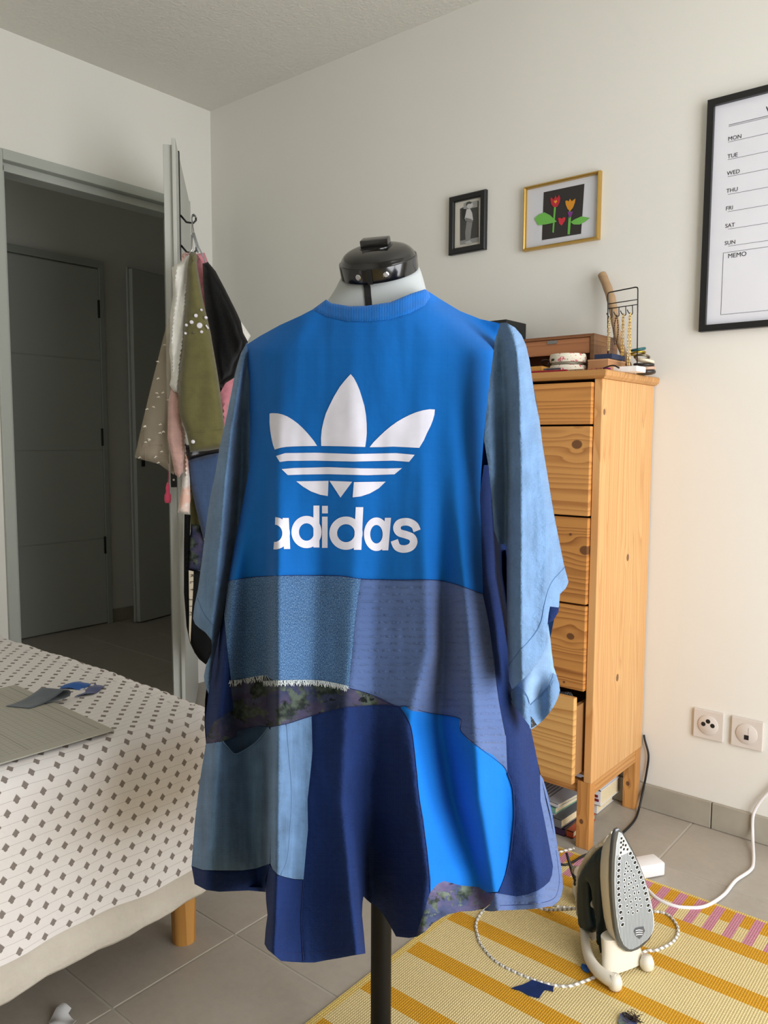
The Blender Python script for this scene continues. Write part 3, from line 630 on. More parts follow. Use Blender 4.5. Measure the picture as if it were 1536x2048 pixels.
def chain(name, hook, yend, mat, w, link, label, r=.0007, grp='necklaces on the jewellery stand'):
    hx, ya, yb2 = hook; a = np.array(q(hx-1, yb2)); a[1] = YS-.012; zend = float(pl(hx, yend, 1, YS-.012)[2]); V = []; n = int((a[2]-zend)/link); parts = []
    for sgn in (-1, 1):
        for k in range(n):
            f = k/max(1, n-1); x = a[0]+sgn*w*math.sin(PI*min(1, f*.9))*.8+sgn*.001; z0 = a[2]-k*link; c = (x, a[1]-.004*(k % 2)*.3, z0-link/2)
            if r > .0011: parts.append(loft([ell((c[0], c[1], c[2]+dz), (1, 0, 0), (0, 1, 0), rr, rr, 6) for dz, rr in ((link*.5, .0004), (link*.2, r*1.5), (-link*.2, r*1.5), (-link*.5, .0004))]))
            else: parts.append(tube([(c[0]+.0014*math.cos(g)*(1 if k % 2 else .35), c[1]+.0012*math.cos(g)*(0 if k % 2 else 1), c[2]+link*.58*math.sin(g)) for g in np.linspace(0, 2*PI, 9)[:-1]], r, 4, True))
    o_ = mk(name, *join(*parts), mat, smooth=True, loc=a); tag(o_, label, 'necklace', grp)
chain('necklace', hooks[0], 705, plain('pale_gold', (214, 186, 130), .3, metal=1), .0015, .006, 'fine pale gold necklace on the first hook of the stand')
chain('necklace', hooks[1], 690, m_bead, .006, .006, 'dark brown beaded necklace on the second hook of the stand', .0013)
chain('necklace', hooks[2], 714, m_gold, .002, .009, 'gold link necklace on the third hook of the stand', .00095)
chain('necklace', hooks[3], 738, plain('bright_gold', (226, 190, 120), .25, metal=1), .003, .008, 'long chunky gold chain on the fourth hook of the stand', .001)
# bracelets heap
br = [((1292, 743), .020, .006, (44, 38, 34), 'dark tooled leather bracelet at the bottom of the heap'), ((1293, 734), .021, .0045, (196, 162, 140), 'pinkish beige bracelet low in the heap of bracelets'), ((1288, 724), .024, .004, (40, 34, 32), 'black beaded bracelet in the middle of the heap'),
      ((1290, 716), .021, .0045, (226, 214, 190), 'ivory bracelet sticking out of the heap of bracelets'), ((1284, 706), .019, .003, (134, 124, 104), 'grey metal bangle above the ivory bracelet'), ((1276, 699), .019, .0028, (190, 160, 60), 'brass bangle leaning at the top of the heap'), ((1277, 690), .017, .0036, (24, 92, 96), 'teal bracelet, topmost of the heap')]
for k, ((px, py), R, rr, cc, lb) in enumerate(br):
    c = pl(px, py, 1, -.13); til = .5 if k in (3, 4) else .12+.1*k*.5; az = 1.2*k
    ax1 = np.array([math.cos(az), math.sin(az), til*.4]); ax1 /= np.linalg.norm(ax1); ax2 = np.cross([0, 0, 1.], ax1); ax2 /= np.linalg.norm(ax2)
    c[2] = TZ+.006+k*.0105
    tag(mk('bracelet', *tube(ell((c[0], c[1], c[2]), ax1, ax2, R, R, 28), rr, 8, True), plain('bracelet', cc, .35, metal=1 if k in (4, 5) else 0, bump=.5, bscale=300), smooth=True, loc=c), lb, 'bracelet', 'heap of bracelets on the dresser')
# flat trinkets along the front edge
def lacepath(pts, yy, z=.003): return [(float(pl(x, 742, 1, yy)[0]), yy+dy, TZ+z+dz) for x, dy, dz in pts]
m_red = plain('red_cloth', (150, 24, 44), .8); 
xa, xb = float(pl(1068, 744, 1, -.33)[0]), float(pl(1138, 740, 1, -.33)[0])
tag(mk('red_case', *box(xa-.06, xb, -.345, -.26, TZ, TZ+.006, .002), m_red, loc=(xa, -.3, TZ)), 'flat crimson case with a cream rim at the front edge of the dresser top', 'case')
for k, (xs_, cc, lb) in enumerate((((1088, 1104, 1120), (70, 74, 80), 'grey and white braided cord on the red case'), ((1134, 1150, 1166), (150, 120, 90), 'brown and white beaded cord at the front edge of the dresser'), ((1176, 1188, 1204), (150, 90, 60), 'reddish beaded cord in front of the cardboard box'))):
    z_ = .0095 if k == 0 else .003; pts = [(float(pl(x, 742, 1, -.338)[0]), -.338, TZ+z_) for x in np.linspace(xs_[0], xs_[2], 14)]
    parts = [loft([ell((p[0]+dz, p[1], p[2]), (0, 1, 0), (0, 0, 1), rr, rr, 8) for dz, rr in ((-.0018, .0008), (-.0008, .0026), (.0008, .0026), (.0018, .0008))]) for p in pts]
    tag(mk('beaded_cord', *join(*parts), plain('cord_bead', cc, .5, var=.3, vscale=200), smooth=True, loc=pts[0]), lb, 'cord', 'beaded cords along the dresser front')
pts = [(float(pl(x, 742, 1, -.33)[0]), -.335, TZ+.0022+h_) for x, h_ in ((1206, 0), (1214, .004), (1222, .007), (1230, .007), (1236, .003), (1240, 0))]
tag(mk('leather_cord', *tube(spline(pts, 5), .002, 8), plain('dark_cord', (38, 26, 26), .5), smooth=True, loc=pts[0]), 'dark looped leather cord at the dresser corner', 'cord')  # a loose loop of leather cord, not a necklace
pts = [(float(pl(x, 742, 1, -.32)[0]), -.32, TZ+.0025+h_) for x, h_ in ((1200, 0), (1206, .003), (1214, .002), (1221, 0))]
tag(mk('ribbon', *tube(spline(pts, 5), .0025, 8), plain('purple_ribbon', (140, 30, 110), .5), smooth=True, loc=pts[0]), 'purple ribbon curl in front of the cardboard box', 'ribbon')
# sunglasses-like wire loops and small honey block left of the bangles
hx = pl(1082, 730, 1, -.30)
tag(mk('wooden_block', *box(hx[0]-.02, hx[0]+.02, -.33, -.27, TZ+.0065, TZ+.02, .002), plain('honey_wood', (204, 148, 70), .5), loc=hx), 'small honey-coloured wooden block left of the floral bangles', 'block')
lp = [(hx[0]-.03+.02*math.cos(a)+.011*a, -.25+.012*math.sin(a*2), TZ+.03+.014*math.sin(a)) for a in np.linspace(0, 5, 20)]
lp[0] = (lp[0][0], lp[0][1], TZ+.003); lp[-1] = (lp[-1][0], lp[-1][1], TZ+.003)
tag(mk('dark_cord_loop', *tube(spline(lp, 3), .0022, 8), plain('brown_cord', (44, 26, 20), .5), smooth=True, loc=hx), 'tangled dark brown cord between the wooden block and the bangles', 'cord')
a_ = pl(1008, 643, 1, -.10); b_ = pl(1033, 643, 1, -.10)
tag(mk('black_box', *box(float(a_[0])-.05, float(b_[0]), -.16, -.04, TZ, float(b_[2]), .002), plain('black_card', (20, 22, 24), .5), loc=(float(a_[0]), -.1, TZ)), 'black box behind the dress shoulder on the dresser top', 'box')

# books under the dresser
m_page = plain('book_pages', (222, 206, 168), .9, var=.03, vscale=200); 
def book(x0, x1, y0, y1, z0, th, cov, label, rot=0, spine='x0', cover2=None, group='books under the dresser'):
    cx, cy = (x0+x1)/2, (y0+y1)/2; r = thing('book', label, 'book', (cx, cy, z0), group); c, s_ = math.cos(rot), math.sin(rot)
    fn = lambda x, y, z: (cx+(x-cx)*c-(y-cy)*s_, cy+(x-cx)*s_+(y-cy)*c, z)
    mk('page_block', *xf(box(x0+.002, x1-.003, y0+.003, y1-.003, z0+.0015, z0+th-.0015), fn), m_page, r)
    sp = box(x0, x1, y0, y0+.002, z0, z0+th) if spine == 'y0' else box(x0, x0+.002, y0, y1, z0, z0+th)
    mk('cover', *xf(join(box(x0, x1, y0, y1, z0, z0+.0015), box(x0, x1, y0, y1, z0+th-.0015, z0+th), sp), fn), plain('book_cover', cov, .4), r)
    return r
book(1.765, 1.915, -.140, -.022, .0015, .030, (226, 226, 228), 'white paperback at the bottom of the right stack under the dresser', 0, 'y0')
r2 = book(1.765, 1.930, -.150, -.018, .033, .046, (236, 236, 238), 'thick white book in the middle of the right stack under the dresser', 0, 'y0')
mk('cover_print', *join(box(1.905, 1.925, -.1525, -.1502, .046, .053), box(1.903, 1.922, -.1525, -.1502, .058, .065)), plain('dark_red_print', (120, 24, 44), .5), r2)
r3 = book(1.77, 1.927, -.150, -.020, .0805, .040, (214, 212, 224), 'lilac-white book on top of the right stack under the dresser', 0, 'y0')
mk('cover_print', *box(1.900, 1.926, -.1525, -.1502, .084, .108), plain('teal_print', (20, 130, 136), .5), r3)
book(1.70, 1.905, -.322, -.165, .0015, .020, (52, 26, 60), 'dark purple book at the bottom of the left stack under the dresser', 0, 'y0')
book(1.908, 1.928, -.318, -.175, .0015, .019, (190, 70, 30), 'orange-spined booklet wedged beside the left stack under the dresser', 0, 'y0')
book(1.70, 1.900, -.320, -.168, .0225, .024, (112, 112, 114), 'grey hardback second from the bottom of the left stack', -.06, 'y0')
book(1.69, 1.865, -.318, -.180, .0475, .012, (206, 204, 200), 'thin pale grey book in the left stack under the dresser', .05, 'y0')
r = book(1.68, 1.885, -.322, -.18, .0605, .018, (120, 172, 158), 'grey-green spined book near the top of the left stack', -.08, 'y0')
r = book(1.67, 1.895, -.315, -.17, .0795, .010, (214, 216, 222), 'white printed magazine on top of the left stack', -.12, 'y0')
mk('printed_lines', *join(*[box(1.69+.011*k, 1.6925+.011*k, -.30, -.19, .0897, .0901) for k in range(15)]), plain('print_grey', (90, 92, 100), .6), r)

# ------------------------------------------------------------------ pictures and sockets on the back wall
def wbox(x0, x1, z0, z1, d0, d1, bev=.0008): return box(x0, x1, -d1, -d0, z0, z1, bev) if bev else box(x0, x1, -d1, -d0, z0, z1)
def mitred(x0, x1, z0, z1, w_, d, prof=None):
    prof = prof or [(0, 0), (0, d*.8), (w_*.15, d), (w_*.85, d), (w_, d*.8), (w_, 0)]
    return loft([[(x0+a, -b, z0+a), (x1-a, -b, z0+a), (x1-a, -b, z1-a), (x0+a, -b, z1-a)] for a, b in prof], cap=False)
m_paper = plain('poster_paper', (226, 226, 232), .5, var=.01); m_ink = plain('black_ink', (26, 26, 28), .6); m_thin = plain('grey_ink', (92, 92, 96), .6)
X0, Z0, Z1 = 2.113, 1.389, 1.996; X1 = X0+.42
ps = thing('weekly_planner_frame', 'black framed weekly planner sheet with the days listed, at the right edge of the wall', 'picture', ((X0+X1)/2, -.01, Z0))
mk('frame', *mitred(X0, X1, Z0, Z1, .017, .02, [(0, 0), (0, .02), (.017, .02), (.017, .006)]), plain('black_frame', (20, 20, 21), .35), ps)
mk('backing', *wbox(X0+.004, X1-.004, Z0+.004, Z1-.004, .001, .008, 0), m_paper, ps)
WP = lambda x, y: pl(x, y, 1, -.008)
def flat(parts): return join(*parts)
def hline(x0, y0, x1, wd=.0009): a = WP(x0, y0); return wbox(a[0], x1, a[2]-wd/2, a[2]+wd/2, .0078, .0085, 0)
xr = X1-.04; a1 = WP(1457.6, 250.5); a2 = WP(1457.6, 253.5)
mk('ruled_lines', *flat([hline(1457.6, 250.2, xr, .0014), hline(1457.6, 253.2, xr, .001)]+[hline(1456, y_, xr) for y_ in (284.5, 319.5, 353.5, 389, 423.5, 458.5, 492.5)]), m_thin, ps)
fa = WP(1446.5, 506); fb = WP(1441.5, 629.5); fx = fa[0]
mk('memo_border', *flat([wbox(fx, xr+.02, fa[2]-.0005, fa[2]+.0005, .0078, .0085, 0), wbox(fx, xr+.02, fb[2]-.0005, fb[2]+.0005, .0078, .0085, 0), wbox(fx, fx+.001, fb[2], fa[2], .0078, .0085, 0), wbox(xr+.019, xr+.02, fb[2], fa[2], .0078, .0085, 0)]), m_thin, ps)
def wtext(s_, x, y, size, dz=.0, mat=m_ink):
    V, Fc = text_mesh(s_, size); a = WP(x, y); return mk('lettering', [(a[0]+vx, -.0084-vz, a[2]+vy+dz) for vx, vy, vz in V], Fc, mat, ps)
for s_, y in (('MON', 282), ('TUE', 317), ('WED', 351), ('THU', 386), ('FRI', 421), ('SAT', 456), ('SUN', 490.5)): wtext(s_, 1456-(y-282)*.033, y, .0145)
wtext('MEMO', 1455.5, 516.5, .0165); wtext('WEEKLY PLANNER', 1531.5, 226.5, .0235)
# gold frame with paper tulips
gx0, gz1 = 1.557, 1.880; gx1, gz0 = 1.811, 1.684
gf = thing('tulip_collage_frame', 'thin gold frame holding a paper collage of two tulips', 'picture', ((gx0+gx1)/2, -.01, gz0))
m_gf = plain('gold_frame', (196, 160, 84), .32, metal=.75)
mk('frame', *mitred(gx0, gx1, gz0, gz1, .009, .018, [(0, 0), (0, .013), (.002, .017), (.005, .018), (.008, .015), (.009, .005)]), m_gf, gf)
mk('backing', *wbox(gx0+.003, gx1-.003, gz0+.003, gz1-.003, .001, .006, 0), plain('white_card', (206, 207, 212), .6), gf)
def gp(pts, d, rgb, nm, par=gf, ox=870, oy=320, s_=4.151):
    P = [pl(ox+x/s_, oy+y/s_, 1, -d) for x, y in pts]; n = len(P); V = [(p[0], -d, p[2]) for p in P]+[(p[0], -d+.0006, p[2]) for p in P]
    return mk(nm, V, [tuple(range(n))[::-1]]+[(i, (i+1) % n, (i+1) % n+n, i+n) for i in range(n)], plain('paper_'+nm, rgb, .75), par)
gp([(903, 268), (1240, 197), (1212, 612), (888, 665)], .0070, (46, 42, 40), 'black_card')
gp([(988, 392), (1003, 390), (985, 604), (974, 600)], .0078, (104, 176, 74), 'stem'); gp([(1112, 420), (1132, 430), (1118, 618), (1100, 616)], .0078, (104, 176, 74), 'stem')
gp([(825, 485), (862, 452), (908, 434), (955, 458), (1010, 512), (960, 526), (915, 535), (856, 540)], .0084, (108, 178, 78), 'leaf')
gp([(1125, 515), (1160, 492), (1215, 468), (1284, 480), (1250, 508), (1200, 536), (1150, 535)], .0084, (108, 178, 78), 'leaf')
gp([(958, 320), (970, 312), (985, 330), (1000, 295), (1012, 318), (1030, 290), (1040, 318), (1034, 352), (1015, 388), (985, 392), (964, 365)], .0086, (178, 40, 50), 'tulip_head')
gp([(988, 336), (998, 340), (1008, 332), (1014, 342), (1000, 362), (988, 348)], .0092, (222, 150, 50), 'heart')
gp([(1082, 340), (1098, 335), (1108, 345), (1120, 322), (1135, 342), (1165, 320), (1162, 350), (1145, 395), (1120, 425), (1100, 405), (1085, 370)], .0086, (204, 138, 34), 'tulip_head')
gp([(1100, 430), (1145, 428), (1135, 458), (1115, 485)], .0090, (122, 54, 130), 'paper_scrap')
gp([(1022, 482), (1040, 480), (1052, 490), (1065, 475), (1083, 478), (1078, 505), (1050, 545), (1030, 525)], .0084, (196, 48, 60), 'heart')
# small black frame with a monochrome photo of a child
bx0, bz1, bx1, bz0 = 1.272, 1.902, 1.4165, 1.712
bf = thing('photo_frame', 'small black frame with a black and white photograph of a standing child', 'picture', ((bx0+bx1)/2, -.01, bz0))
mk('frame', *mitred(bx0, bx1, bz0, bz1, .020, .016), plain('black_lacquer_frame', (16, 17, 20), .3), bf)
mk('mount', *wbox(bx0+.004, bx1-.004, bz0+.004, bz1-.004, .001, .005, 0), plain('ivory_mount', (204, 200, 188), .6), bf)
g1 = lambda pts, d, v, nm: gp(pts, d, (v, v, v-3), nm, bf)
g1([(208, 405), (362, 335), (362, 655), (208, 700)], .0056, 66, 'photo_print'); g1([(240, 360), (352, 335), (352, 390), (235, 410)], .0059, 150, 'photo_wall'); g1([(208, 672), (362, 640), (362, 680), (208, 705)], .0060, 140, 'photo_ground')
g1([(265, 355), (285, 345), (308, 352), (315, 378), (300, 400), (275, 402), (262, 385)], .0064, 190, 'child_head'); g1([(262, 352), (285, 343), (306, 350), (300, 362), (272, 366), (262, 385), (258, 370)], .0067, 74, 'child_hair')
g1([(262, 410), (290, 402), (308, 440), (316, 495), (300, 515), (270, 512), (246, 488)], .0064, 196, 'child_shirt'); g1([(252, 478), (300, 490), (318, 508), (300, 520), (250, 505)], .0068, 120, 'child_arms'); g1([(225, 405), (262, 408), (255, 480), (245, 510), (226, 470)], .0062, 46, 'child_jacket')
g1([(262, 512), (310, 516), (300, 580), (292, 670), (255, 690), (250, 600)], .0064, 128, 'child_trousers'); g1([(246, 682), (290, 664), (310, 690), (270, 704)], .0067, 170, 'child_shoes')
# sockets
m_plate = plain('white_socket_plastic', (214, 206, 198), .35); m_hole = plain('socket_hole', (18, 16, 16), .6)
for k, (x0, z1, lb) in enumerate(((2.138, .343, 'square white telephone socket with three round holes above the skirting'), (2.2405, .3365, 'square white wall socket with one small jack opening, right of the other'))):
    S = .082; z1 = .337; z0 = z1-S; cx, cz = x0+S/2, z1-S/2
    so = thing('wall_socket', lb, 'socket', (cx, 0, cz), 'wall sockets'); mk('plate', *box(x0, x0+S, -.0085, -.0002, z0, z1, .002), m_plate, so)
    mk('insert', *loft([ell((cx, -y, cz), (1, 0, 0), (0, 0, 1), r_, r_, 40) for y, r_ in ((.0086, .0275), (.0105, .0275), (.011, .0268))]), m_plate, so, smooth=True, sharp=40)
    if k == 0:
        for dx_, dz_ in ((-.0125, .0015), (0, .0115), (.0125, .0015)): mk('hole', *loft([ell((cx+dx_, -y, cz+dz_), (1, 0, 0), (0, 0, 1), .0062, .0062, 20) for y in (.0109, .0113)]), m_hole, so)
    else: mk('hole', *box(cx-.006, cx+.006, -.0114, -.0109, cz-.016, cz-.003), m_hole, so); mk('shutter_line', *box(cx+.004, cx+.0045, -.0113, -.0109, cz-.003, cz+.018), m_thin, so)

# ------------------------------------------------------------------ mannequin
MD = 1.25
m_neck = fabric('grey_jersey', (172, 177, 176), .03, weave=3800, wb=.5).m
m_gloss = plain('glossy_black_plastic', (10, 10, 11), .16, spec=.6, coat=.3)
pole_xy = at(764, 1500, MD)[:2]
man = thing('dress_form', 'grey dressmaker mannequin with a glossy black neck cap on a black pole', 'mannequin', (pole_xy[0], pole_xy[1], 0))
Cn = at(757.5, 532, 1.20); fi, ro = math.radians(31), math.radians(-9.5)
Bk = -_fw
na = _r*math.cos(-ro)+_u*math.sin(-ro)
nup = (-_r*math.sin(-ro)+_u*math.cos(-ro))*math.cos(fi)+Bk*math.sin(fi)
nf = -(-_r*math.sin(-ro)+_u*math.cos(-ro))*math.sin(fi)+Bk*math.cos(fi)
Rn = 78.5/F*1.20
def cap_ring(h, k, n=64): return ell(Cn+nup*h, na, nf, Rn*k, Rn*k*.96, n)
mk('neck_band', *loft([cap_ring(h, k) for h, k in ((-.0105, .95), (-.0105, .995), (-.0098, 1), (.0102, 1), (.011, .99), (.011, .95))], cap=False), m_gloss, man, smooth=True, sharp=35)
domeR = [(.008, .965), (.0112, .965), (.012, .95), (.0155, .93), (.0205, .86), (.0245, .76), (.027, .64), (.0288, .5), (.0297, .33), (.030, .1)]
cp = mk('neck_cap', *loft([cap_ring(h, k) for h, k in domeR]), m_gloss, man, smooth=True, sharp=50)
loc_ = lambda a, f, h: tuple(Cn+na*a+nf*f+nup*h)
ka, kf = na*math.cos(.314)+nf*math.sin(.314), nf*math.cos(.314)-na*math.sin(.314)
mk('turning_knob', *join(xf(box(-.0215, .0215, -.010, .010, .028, .041, .0018), lambda a, f, h: tuple(Cn+ka*a+kf*f+nup*h)), loft([cap_ring(h, .42) for h in (.0285, .030, .0305)])), m_gloss, cp, smooth=True, sharp=40)
mk('recessed_plate', *xf(prism([(-.0165, .0), (.018, .0), (.013, .0165), (-.0150, .0165)], lambda x, y, z: (x-.006, .020+y, z+.0292-y*.42), 0, .0012), loc_), m_black, cp)
for az in (-.60, .10):
    p = Cn+(na*math.sin(az)+nf*math.cos(az)*.96)*Rn*1.0; d = na*math.sin(az)+nf*math.cos(az)
    mk('screw', *tube([p-d*.002, p+d*.0012, p+d*.002], [.0048, .0046, .0030], 16), m_chrome, man)
# neck: from band down into the collar, flaring
NS = [((681, 557), (838, 534), 29), ((678, 563), (842, 543), 26), ((671, 577), (846, 556), 21), ((662, 592), (851, 575), 15), ((654, 603), (856, 592), 10), ((640, 618), (870, 610), 5), ((600, 650), (900, 650), 2)]
NR = []
for (lx, ly), (rx, ry), tl_ in NS:
    pl_, pr_ = at(lx, ly, 1.22), at(rx, ry, 1.21); a_ = (pr_-pl_); wd = np.linalg.norm(a_)/2; a_ = a_/np.linalg.norm(a_); th = math.radians(tl_-17)
    b_ = Bk*math.cos(th+.3)-_u*math.sin(th+.3); b_ = b_-a_*(b_@a_); b_ /= np.linalg.norm(b_); NR.append(((pl_+pr_)/2, a_, b_, wd, .056-.012*len(NR)/6))
mk('neck', *loft([ell(c_, a_, b_, wd, bd_, 64) for c_, a_, b_, wd, bd_ in NR]), m_neck, man, smooth=True)
az0 = -.31
sl = []
for (c_, a_, b_, wd, bd_), n3, px_t in zip(NR, NS, (735, 736.5, 738.5, 740, 741, 742, 743)):
    sa = (px_t-(n3[0][0]+n3[1][0])/2)/((n3[1][0]-n3[0][0])/2); az = math.asin(sa); p = c_+a_*math.sin(az)*wd+b_*math.cos(az)*bd_; d = a_; o_ = b_
    sl.append((p-d*.005+o_*.0012, p+d*.005+o_*.0012))
top = Cn+nup*.0112+(na*math.sin(az0)+nf*math.cos(az0)*.96)*Rn*1.0; d = na*math.cos(az0)-nf*math.sin(az0); o_ = (na*math.sin(az0)+nf*math.cos(az0))
sl = [(top-d*.0035+o_*.0012, top+d*.0045+o_*.0012), (top-nup*.022-d*.0035+o_*.0014, top-nup*.022+d*.0045+o_*.0014)]+sl[1:]
V = [q_ for p in sl for q_ in p]; mk('front_slot', V, [(2*i, 2*i+1, 2*i+3, 2*i+2) for i in range(len(sl)-1)], plain('slot_black', (4, 4, 4), .8), man)
# torso under the dress, pole, tripod base
tc = lambda z: np.array([pole_xy[0], pole_xy[1], z]); ya = math.radians(39.6+22); ta = np.array([math.cos(ya), math.sin(ya), 0]); tb = np.array([ta[1], -ta[0], 0])
TR = [(1.235, .055, .05), (1.20, .11, .06), (1.15, .135, .075), (1.05, .125, .085), (.95, .11, .085), (.85, .10, .075), (.78, .11, .085), (.70, .13, .09), (.66, .12, .08)]
tbk = np.array([_fw[0], _fw[1], 0])
mk('torso', *loft([ell(tc(z)+tbk*.03, ta, tb, a*.9, b*.72, 40) for z, a, b in TR]), m_neck, man, smooth=True)
mk('pole', *join(tube([tc(.02), tc(.46)], .0165, 28), tube([tc(.44), tc(.455), tc(.462), tc(.66)], [.022, .026, .026, .026], 28)), plain('black_pole_enamel', (7, 7, 7), .5, spec=.25), man, smooth=True, sharp=35)
mk('pole_collar', *loft([ell(tc(z), (1, 0, 0), (0, 1, 0), r_, r_, 28) for z, r_ in ((.437, .017), (.437, .024), (.455, .030), (.47, .030), (.47, .02))], cap=False), m_black, man, smooth=True, sharp=35)
mk('base_plate', *loft([ell(tc(z), (1, 0, 0), (0, 1, 0), r_, r_, 48) for z, r_ in ((.0085, .15), (.014, .152), (.022, .145), (.028, .05), (.04, .02))]), m_gloss, man, smooth=True, sharp=35)

# ------------------------------------------------------------------ the dress
DR = [600, 700, 850, 1000, 1150, 1300, 1450, 1600, 1750, 1930]
TK = [
 ([560, 480, 486, 474, 449, 422, 404, 386, 374, 370], [1.29]*6+[1.275, 1.27, 1.25, 1.245]),
 ([580, 492, 496, 486, 462, 447, 434, 424, 415, 420], [1.24, 1.225, 1.215, 1.195, 1.175, 1.175, 1.175, 1.175, 1.185, 1.200]),
 ([600, 520, 522, 508, 495, 492, 492, 505, 516, 524], [1.19, 1.175, 1.165, 1.165, 1.185, 1.195, 1.20, 1.215, 1.225, 1.225]),
 ([640, 560, 548, 542, 541, 541, 541, 539, 536, 527], [1.165, 1.15, 1.14, 1.142, 1.15, 1.16, 1.175, 1.19, 1.205, 1.225]),
 ([650, 570, 556, 549, 547, 547, 547, 545, 542, 533], [1.16, 1.145, 1.13, 1.122, 1.108, 1.10, 1.092, 1.08, 1.065, 1.055]),
 ([690, 640, 630, 628, 632, 628, 618, 612, 608, 602], [1.15, 1.13, 1.122, 1.126, 1.130, 1.125, 1.118, 1.105, 1.085, 1.058]),
 ([730, 720, 715, 712, 708, 702, 690, 686, 705, 726], [1.14, 1.12, 1.112, 1.112, 1.114, 1.110, 1.10, 1.085, 1.062, 1.045]),
 ([750, 770, 765, 762, 755, 745, 742, 738, 737, 741], [1.14, 1.12, 1.115, 1.120, 1.126, 1.122, 1.125, 1.135, 1.170, 1.20]),
 ([790, 830, 838, 845, 855, 862, 818, 836, 855, 836], [1.145, 1.125, 1.118, 1.116, 1.112, 1.108, 1.105, 1.09, 1.085, 1.09]),
 ([815, 870, 872, 878, 888, 886, 880, 905, 950, 975], [1.155, 1.13, 1.125, 1.130, 1.140, 1.146, 1.150, 1.160, 1.160, 1.165]),
 ([840, 900, 905, 915, 930, 942, 948, 958, 985, 1010], [1.17, 1.14, 1.13, 1.124, 1.118, 1.108, 1.100, 1.105, 1.135, 1.155]),
 ([860, 945, 945, 945, 958, 982, 1005, 1010, 1012, 1040], [1.19, 1.165, 1.155, 1.155, 1.16, 1.155, 1.140, 1.150, 1.165, 1.170]),
 ([875, 985, 975, 975, 985, 1008, 1035, 1050, 1075, 1090], [1.24, 1.20, 1.20, 1.20, 1.20, 1.19, 1.17, 1.165, 1.160, 1.175]),
 ([900, 1010, 1000, 1000, 1010, 1040, 1070, 1096, 1130, 1140], [1.29, 1.29, 1.29, 1.29, 1.29, 1.28, 1.26, 1.24, 1.22, 1.215])]
REL = Relief(340, 1180, 560, 1960, DR, TK, blur=7, tilt=([600, 1000, 1700], [-.00020, -.00020, -.00008]), amp=.0016, noise=(17, 110), sharp=.8, soft=(900, 1250))
# small seersucker puckers and hem are in the materials / extra sheets
tf = fabric('cobalt_jersey', (0, 99, 180), .03, weave=5200, wb=.18, sheen=.04, mottle=5, wr=(9, .3, .012)); m_torso = tf.m
m_bright = fabric('bright_blue_jersey_panel', (0, 108, 198), .03, weave=5200, wb=.18, sheen=.04, mottle=5).m
m_print = plain('white_print', (226, 226, 240), .45, var=.03, vscale=30)
m_navy = fabric('navy_linen', (19, 42, 92), .07, weave=3600, wb=.4, streak=(60, .25), sheen=.0, mottle=12, wr=(16, .5, .02)).m
m_light = fabric('faded_chambray', (92, 122, 156), .16, weave=3600, wb=.3, streak=(70, .08), sheen=.1, wr=(22, .5, .014)).m
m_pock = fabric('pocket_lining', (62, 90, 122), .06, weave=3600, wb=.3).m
m_sleeve = fabric('light_blue_lyocell', (98, 130, 166), .09, weave=4000, wb=.22, streak=(55, .18), sheen=.1, rough=.7, wr=(26, .6, .016)).m
t = fabric('denim', (52, 90, 134), .10, weave=3200, wb=.5, streak=(420, .28), sheen=.1); 
c0 = t.b.inputs['Base Color'].links[0].from_socket; nz = t.noise(t.coord('UV', scale=(1, .45, 1)), 900, 2, .6)
t.col(t.mix(t.ramp(nz, [(.46, (0, 0, 0, 1)), (.62, (1, 1, 1, 1))]), c0, s2l((104, 138, 172)))); m_denim = t.m
t = NT('seersucker', .85, .25); uv = t.coord('UV'); x, y, _ = t.sep(uv)
rowp = t.math('SINE', t.math('MULTIPLY', y, 560)); nn_ = t.noise(t.coord('UV', scale=(1, 1.6, 1)), 75, 3, .55)
t.col(t.ramp(t.noise(uv, 14, 4), [(.3, (70, 92, 138)), (.7, (80, 103, 150))])); b1 = t.bump(t.math('MULTIPLY', t.math('MAXIMUM', rowp, 0), t.math('SUBTRACT', nn_, .45)), .8, .009)
t.bump(t.noise(uv, 1500, 2), .2, .0005, b1); t.b.inputs['Sheen Weight'].default_value = .25; m_seer = t.m
def floral_mat(name, dark=1.0):
    t = NT(name, .85, .2); uv = t.coord('UV'); n = t.noise(uv, 16, 6, .62); n2 = t.noise(t.coord('UV', loc=(4, 2, 1)), 26, 5, .65); n3 = t.noise(t.coord('UV', loc=(9, 7, 1)), 40, 3, .6)
    k = lambda *c: tuple(min(255, q_*dark) for q_ in c)
    c = t.ramp(n, [(.32, k(34, 44, 66)), (.45, k(58, 66, 96)), (.56, k(84, 76, 104)), (.68, k(88, 100, 128))])
    c = t.mix(t.ramp(n2, [(.50, (0, 0, 0, 1)), (.55, (1, 1, 1, 1))]), c, t.ramp(n3, [(.4, k(38, 46, 42)), (.6, k(96, 108, 96))]))
    c = t.mix(t.ramp(t.noise(t.coord('UV', loc=(1, 8, 3)), 30, 4, .6), [(.62, (0, 0, 0, 1)), (.66, (1, 1, 1, 1))]), c, s2l(k(20, 26, 26)))
    t.col(c); t.bump(t.noise(uv, 900, 2), .3, .0005); return t.m
m_floral = floral_mat('dark_floral_print', .82); m_floral2 = floral_mat('faded_floral_print', 1.1)
m_seam = plain('dark_seam_thread', (20, 34, 84), .9); m_thread = plain('white_fraying_threads', (206, 214, 214), .9)  # dark blue thread for the seams and hem stitching
dress = thing('patchwork_dress', 'blue patchwork smock dress with white logo print and wide sleeves, worn by the mannequin', 'dress', tuple(at(750, 1200, 1.2)))
